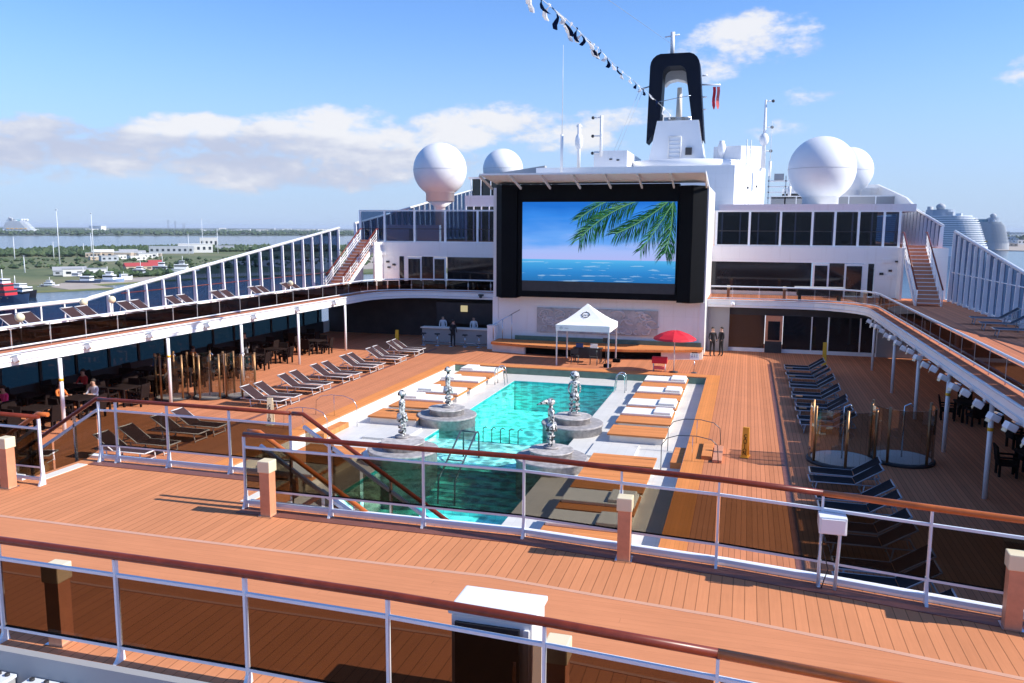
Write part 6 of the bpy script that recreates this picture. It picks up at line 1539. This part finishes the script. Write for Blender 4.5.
# boats
def hull_mb(L, Bm, Hh, rake=0.25):
    b = MB(); st_ = [(-.5,.85,0),(-.3,1,0),(.1,1,0.02),(.32,.72,.10),(.46,.30,.24),(.53,.03,.34)]
    vs = []
    for u,wd,zr in st_:
        for s,zf,wf in ((-1,1,1),(-1,.0,.72),(1,.0,.72),(1,1,1)):
            xx = u*L*(1 if zf else 0.93); vs.append((xx, s*wd*wf*Bm/2, (Hh+zr*Hh*1.2)*zf-0.2))
    fs = []
    for i in range(len(st_)-1):
        o = i*4; fs += [(o,o+1,o+5,o+4),(o+1,o+2,o+6,o+5),(o+2,o+3,o+7,o+6),(o+3,o,o+4,o+7)]
    fs += [(0,3,2,1),(len(vs)-4,len(vs)-3,len(vs)-2,len(vs)-1)]
    return b.add(vs, fs)
def boat(px, py, rz, L, Bm, Hh, hullm, label, cabins, name='moored_boat', cat='boat', extra=None):
    w = thing(name, (0,0,0), label, cat, 'boats in the harbour')
    hull_mb(L,Bm,Hh).build('hull', hullm, w)
    MB().box(-0.44*L,0.2*L,-Bm*.42,Bm*.42,Hh-0.35,Hh-0.15).build('deck', 'house_grey', w)
    z = Hh-0.2
    for (u0,u1,wd,h_,mm) in cabins:
        c = MB().box(u0*L,u1*L,-wd*Bm/2,wd*Bm/2,z,z+h_).build('cabin', mm, w, bevel=0.05)
        MB().box(u0*L+0.3,u1*L+0.06,-wd*Bm/2-0.04,wd*Bm/2+0.04,z+h_*0.5,z+h_*0.82).build('window_band', 'window_dark', c)
        z += h_
    MB().tube([(0,0,z),(0,0,z+L*0.16)],L*0.006+0.05,6).build('mast', 'boat_white', w)
    if extra: extra(w, L, Bm, Hh, z)
    x, y = U(px, py); w.location = (x,y,ZW+0.1); w.rotation_euler.z = rz
vis = math.atan2(math.cos(YAW), math.sin(YAW))
def tugx(w,L,Bm,Hh,z):
    MB().lathe([(1.3,0),(1.5,4.5)],(-0.12*L,0,Hh+3),12).build('funnel', 'boat_red', w)
    for s in (-1,1):
        for k in range(6): MB().lathe([(0.25,-0.35),(0.55,-0.3),(0.55,0.3),(0.25,0.35)],(-0.4*L+k*L*0.13,s*Bm*0.52,Hh*0.7),10).build('tyre_fender', 'rubber', w)
rb = -0.60
boat(4,302,0.05,34,12,4.0,'boat_blue','red and white tug with dark hull at the left edge of the harbour',[(-.30,.16,.75,3.6,'boat_red'),(-.18,.12,.6,3.4,'boat_red'),(-.1,.08,.5,2.6,'boat_white')],'tugboat','tug',tugx)
boat(16,297,0.05,30,10,3.6,'boat_dark','white-decked pilot boat with dark hull lying in front of the red tug',[(-.1,.30,.8,3.0,'boat_white'),(0,.2,.6,2.0,'boat_white')],'pilot_boat')
boat(50,287,0.2,14,4.6,1.7,'boat_white','small white motor yacht moored at the sandy quay',[(-.25,.2,.75,1.8,'boat_white'),(-.15,.1,.55,1.6,'boat_white')],'motor_yacht')
boat(42,288,0.9,7,2.6,1.2,'boat_dark','very small dark launch left of the white motor yacht',[(-.1,.15,.6,1.0,'boat_dark')],'launch')
boat(84,284,0.15,27,8,2.6,'boat_blue','dark blue fishing boat with white wheelhouse at the quay',[(-.05,.25,.7,3.6,'boat_white'),(-.3,-.1,.6,2.4,'boat_white')],'fishing_boat')
boat(108,283,0.2,26,8,2.8,'boat_pale_blue','pale blue and white trawler right of the dark blue fishing boat',[(-.1,.22,.7,3.8,'boat_white'),(-.02,.15,.5,2.4,'boat_white')],'trawler')
boat(124,281,1.2,14,5,3.2,'boat_white','short white boat seen end on beside the pale blue trawler',[(-.2,.2,.7,2.6,'boat_white')],'work_boat')
boat(141,277,0.3,30,9,3.0,'boat_dark','dark work boat behind the windshield rail near the red-roofed shed',[(-.2,.1,.7,4.0,'house_grey'),(-.1,.05,.5,2.5,'boat_white')],'work_boat')
boat(163,274,0.4,34,9,3.2,'house_grey','grey vessel moored below the long grey warehouse',[(-.25,.1,.7,4.5,'house_grey'),(-.1,.05,.5,3.5,'boat_white')],'work_boat')
boat(183,272,0.4,30,9,3.2,'boat_white','white vessel moored right of the grey vessel',[(-.25,.15,.7,4.5,'boat_white'),(-.1,.05,.5,3.5,'house_grey')],'work_boat')
# lattice radio masts and lamp poles on the shore
for i, (px, py, h_) in enumerate(((60,266,62),(15,262,30),(25,274,16),(54,259,22),(92,258,34),(94,262,60),(189,255,32),(203,252,58),(218,254,40),(84,256,18))):
    x, y = U(px, py); w = thing('shore_mast', (x,y,-34), 'thin pale mast standing on the shore, %s from the left' % ORD[i], 'mast', 'thin masts on the shore')
    MB().tube([(x,y,-34),(x,y,-34+h_)],[0.7,0.25],5).build('pole', 'liner_white', w); MB().box(x-1.2,x+1.2,y-0.3,y+0.3,-34+h_*0.97,-34+h_*0.985).build('cross_arm', 'liner_white', w)
for i, (px, py, h_, wd) in enumerate(((168.5,229,165,14),(175.5,229,150,10),(184,229,120,22))):
    x, y = U(px, py); w = thing('launch_tower', (x,y,-33), 'distant lattice tower on the horizon, %s of three from the left' % ORD[i], 'tower', 'distant towers on the horizon')
    for s in (-1,1): MB().box(x+s*wd-2.5,x+s*wd+2.5,y-3,y+3,-33,-33+h_).build('leg', 'tower_steel', w)
    for k in range(6): MB().box(x-wd,x+wd,y-2,y+2,-33+h_*(k+0.5)/6,-33+h_*(k+0.5)/6+4).build('brace', 'tower_steel', w)
w = thing('shore_tank', (0,0,0), 'white storage block on the far shore left of the distant towers', 'building'); 
MB().box(-60,60,-30,30,0,42).build('wall', 'house_white', w); MB().box(-62,62,-32,32,42.01,45).build('roof', 'house_white', w); x,y = U(98,231.5); w.location = (x,y,-33)

def liner(px, py, rz, L, Bm, decks, label, scale, body='liner_white', top=True, zoff=0):
    """cruise ship; stern at the origin, bow along +y"""
    w = thing('cruise_ship', (0,0,0), label, 'cruise ship')
    s = scale
    out = lambda w_, y0, y1, n_=5: [( w_*math.sin(a)*0.999, y0+ (w_*0.45)*(1-math.cos(a))) for a in [(-PI/2+PI*i/10) for i in range(11)]] if False else None
    def plan(bw, ys, ye, rs=0.5):
        p = [(-bw,ys+rs*bw)] + [(-bw*math.cos(math.radians(a)), ys+rs*bw-rs*bw*math.sin(math.radians(a))) for a in (20,40,60,80,100,120,140,160)] + [(bw,ys+rs*bw)]
        p += [(bw,ye-2.0*bw),(bw*0.6,ye-0.8*bw),(0,ye),(-bw*0.6,ye-0.8*bw),(-bw,ye-2.0*bw)]
        return [(a*s,c*s) for a,c in p][::-1]
    MB().prism(plan(Bm/2*0.97,0,L),0,14*s).build('hull', body, w)
    z = 14.0; ys = 2.0
    for k in range(decks):
        bw = Bm/2*(1.0 if k < decks-3 else 0.9)
        MB().prism(plan(bw*0.955,ys+1.5,L*0.90-k*3),z*s,(z+1.9)*s).build('cabin_row', 'liner_glass', w)
        MB().prism(plan(bw,ys,L*0.91-k*3),(z+1.901)*s,(z+3.0)*s).build('balcony_band', body, w)
        z += 3.0; ys += 1.4 if k < decks-3 else 5
    if top:
        MB().prism(plan(Bm*0.30,L*0.16,L*0.30,0.8),z*s,(z+9)*s).build('funnel', 'liner_glass', w)
        MB().lathe([(5*s,0),(6.5*s,4*s),(5*s,7*s),(1*s,9*s)],(0,L*0.22*s,(z+9)*s),16).build('funnel_crown', 'house_grey', w)
        for q in range(7): MB().box((-12+q*3.3)*s,(-9.5+q*3.6)*s,(L*(0.08+0.05*q))*s,(L*(0.08+0.05*q)+9)*s,z*s,(z+3+2.5*(q%3))*s).build('deck_structure', 'house_grey' if q%2 else 'liner_white', w)
        MB().prism(plan(Bm*0.25,L*0.32,L*0.5,0.8),z*s,(z+6)*s).build('sports_deck', 'liner_teal', w)
        MB().tube([(8*s,L*0.3*s,z*s),(8*s,L*0.3*s,(z+14)*s)],4*s,8).build('aft_tower', 'house_grey', w)
        for k in range(3): MB().sphere((0,(L*0.55+k*L*0.07)*s,(z+4)*s),6*s,10,6).build('deck_dome', body, w)
        for sgn in (-1,1):
            for k in range(5): MB().box(sgn*(Bm/2+0.5)*s-1.5*s,sgn*(Bm/2+0.5)*s+1.5*s,(L*0.15+k*L*0.12)*s,(L*0.15+k*L*0.12+12)*s,15*s,19*s).build('lifeboat', 'boat_yellow', w)
    x,y = U(px,py); w.location = (x,y,ZW); w.rotation_euler.z = rz
liner(981,257,0.62,330,40,14,'large white cruise ship with rounded stern moored far off at the right edge',1.28)
liner(1003,250,0.30,200,34,15,'greyish cruise ship end on behind the large white one at the right edge',1.15,body='house_grey')
liner(3,232.5,-1.2,150,30,12,'white cruise ship on the horizon at the far left',1.5)

# ================================================================== sea air over the whole harbour
m = bpy.data.materials.new('haze'); m.use_nodes = True; MATS['haze'] = m; n = m.node_tree.nodes; n.remove(n['Principled BSDF'])
pv = n.new('ShaderNodeVolumePrincipled'); pv.inputs['Color'].default_value = (0.72, 0.83, 1.0, 1); pv.inputs['Density'].default_value = 0.00005; pv.inputs['Anisotropy'].default_value = 0.0
m.node_tree.links.new(pv.outputs[0], n['Material Output'].inputs['Volume'])
tag(MB().box(-34000,34000,-34000,34000,-40,75).build('haze','haze'), 'thin blue sea haze over the harbour and the far shore', 'haze', kind='stuff')
# ================================================================== plan units to metres
done = set()
for me in bpy.data.meshes:
    me.transform(Matrix.Scale(S, 4)); me.update()
for o in bpy.data.objects:
    if o in (cam, so): continue
    o.location = o.location * S
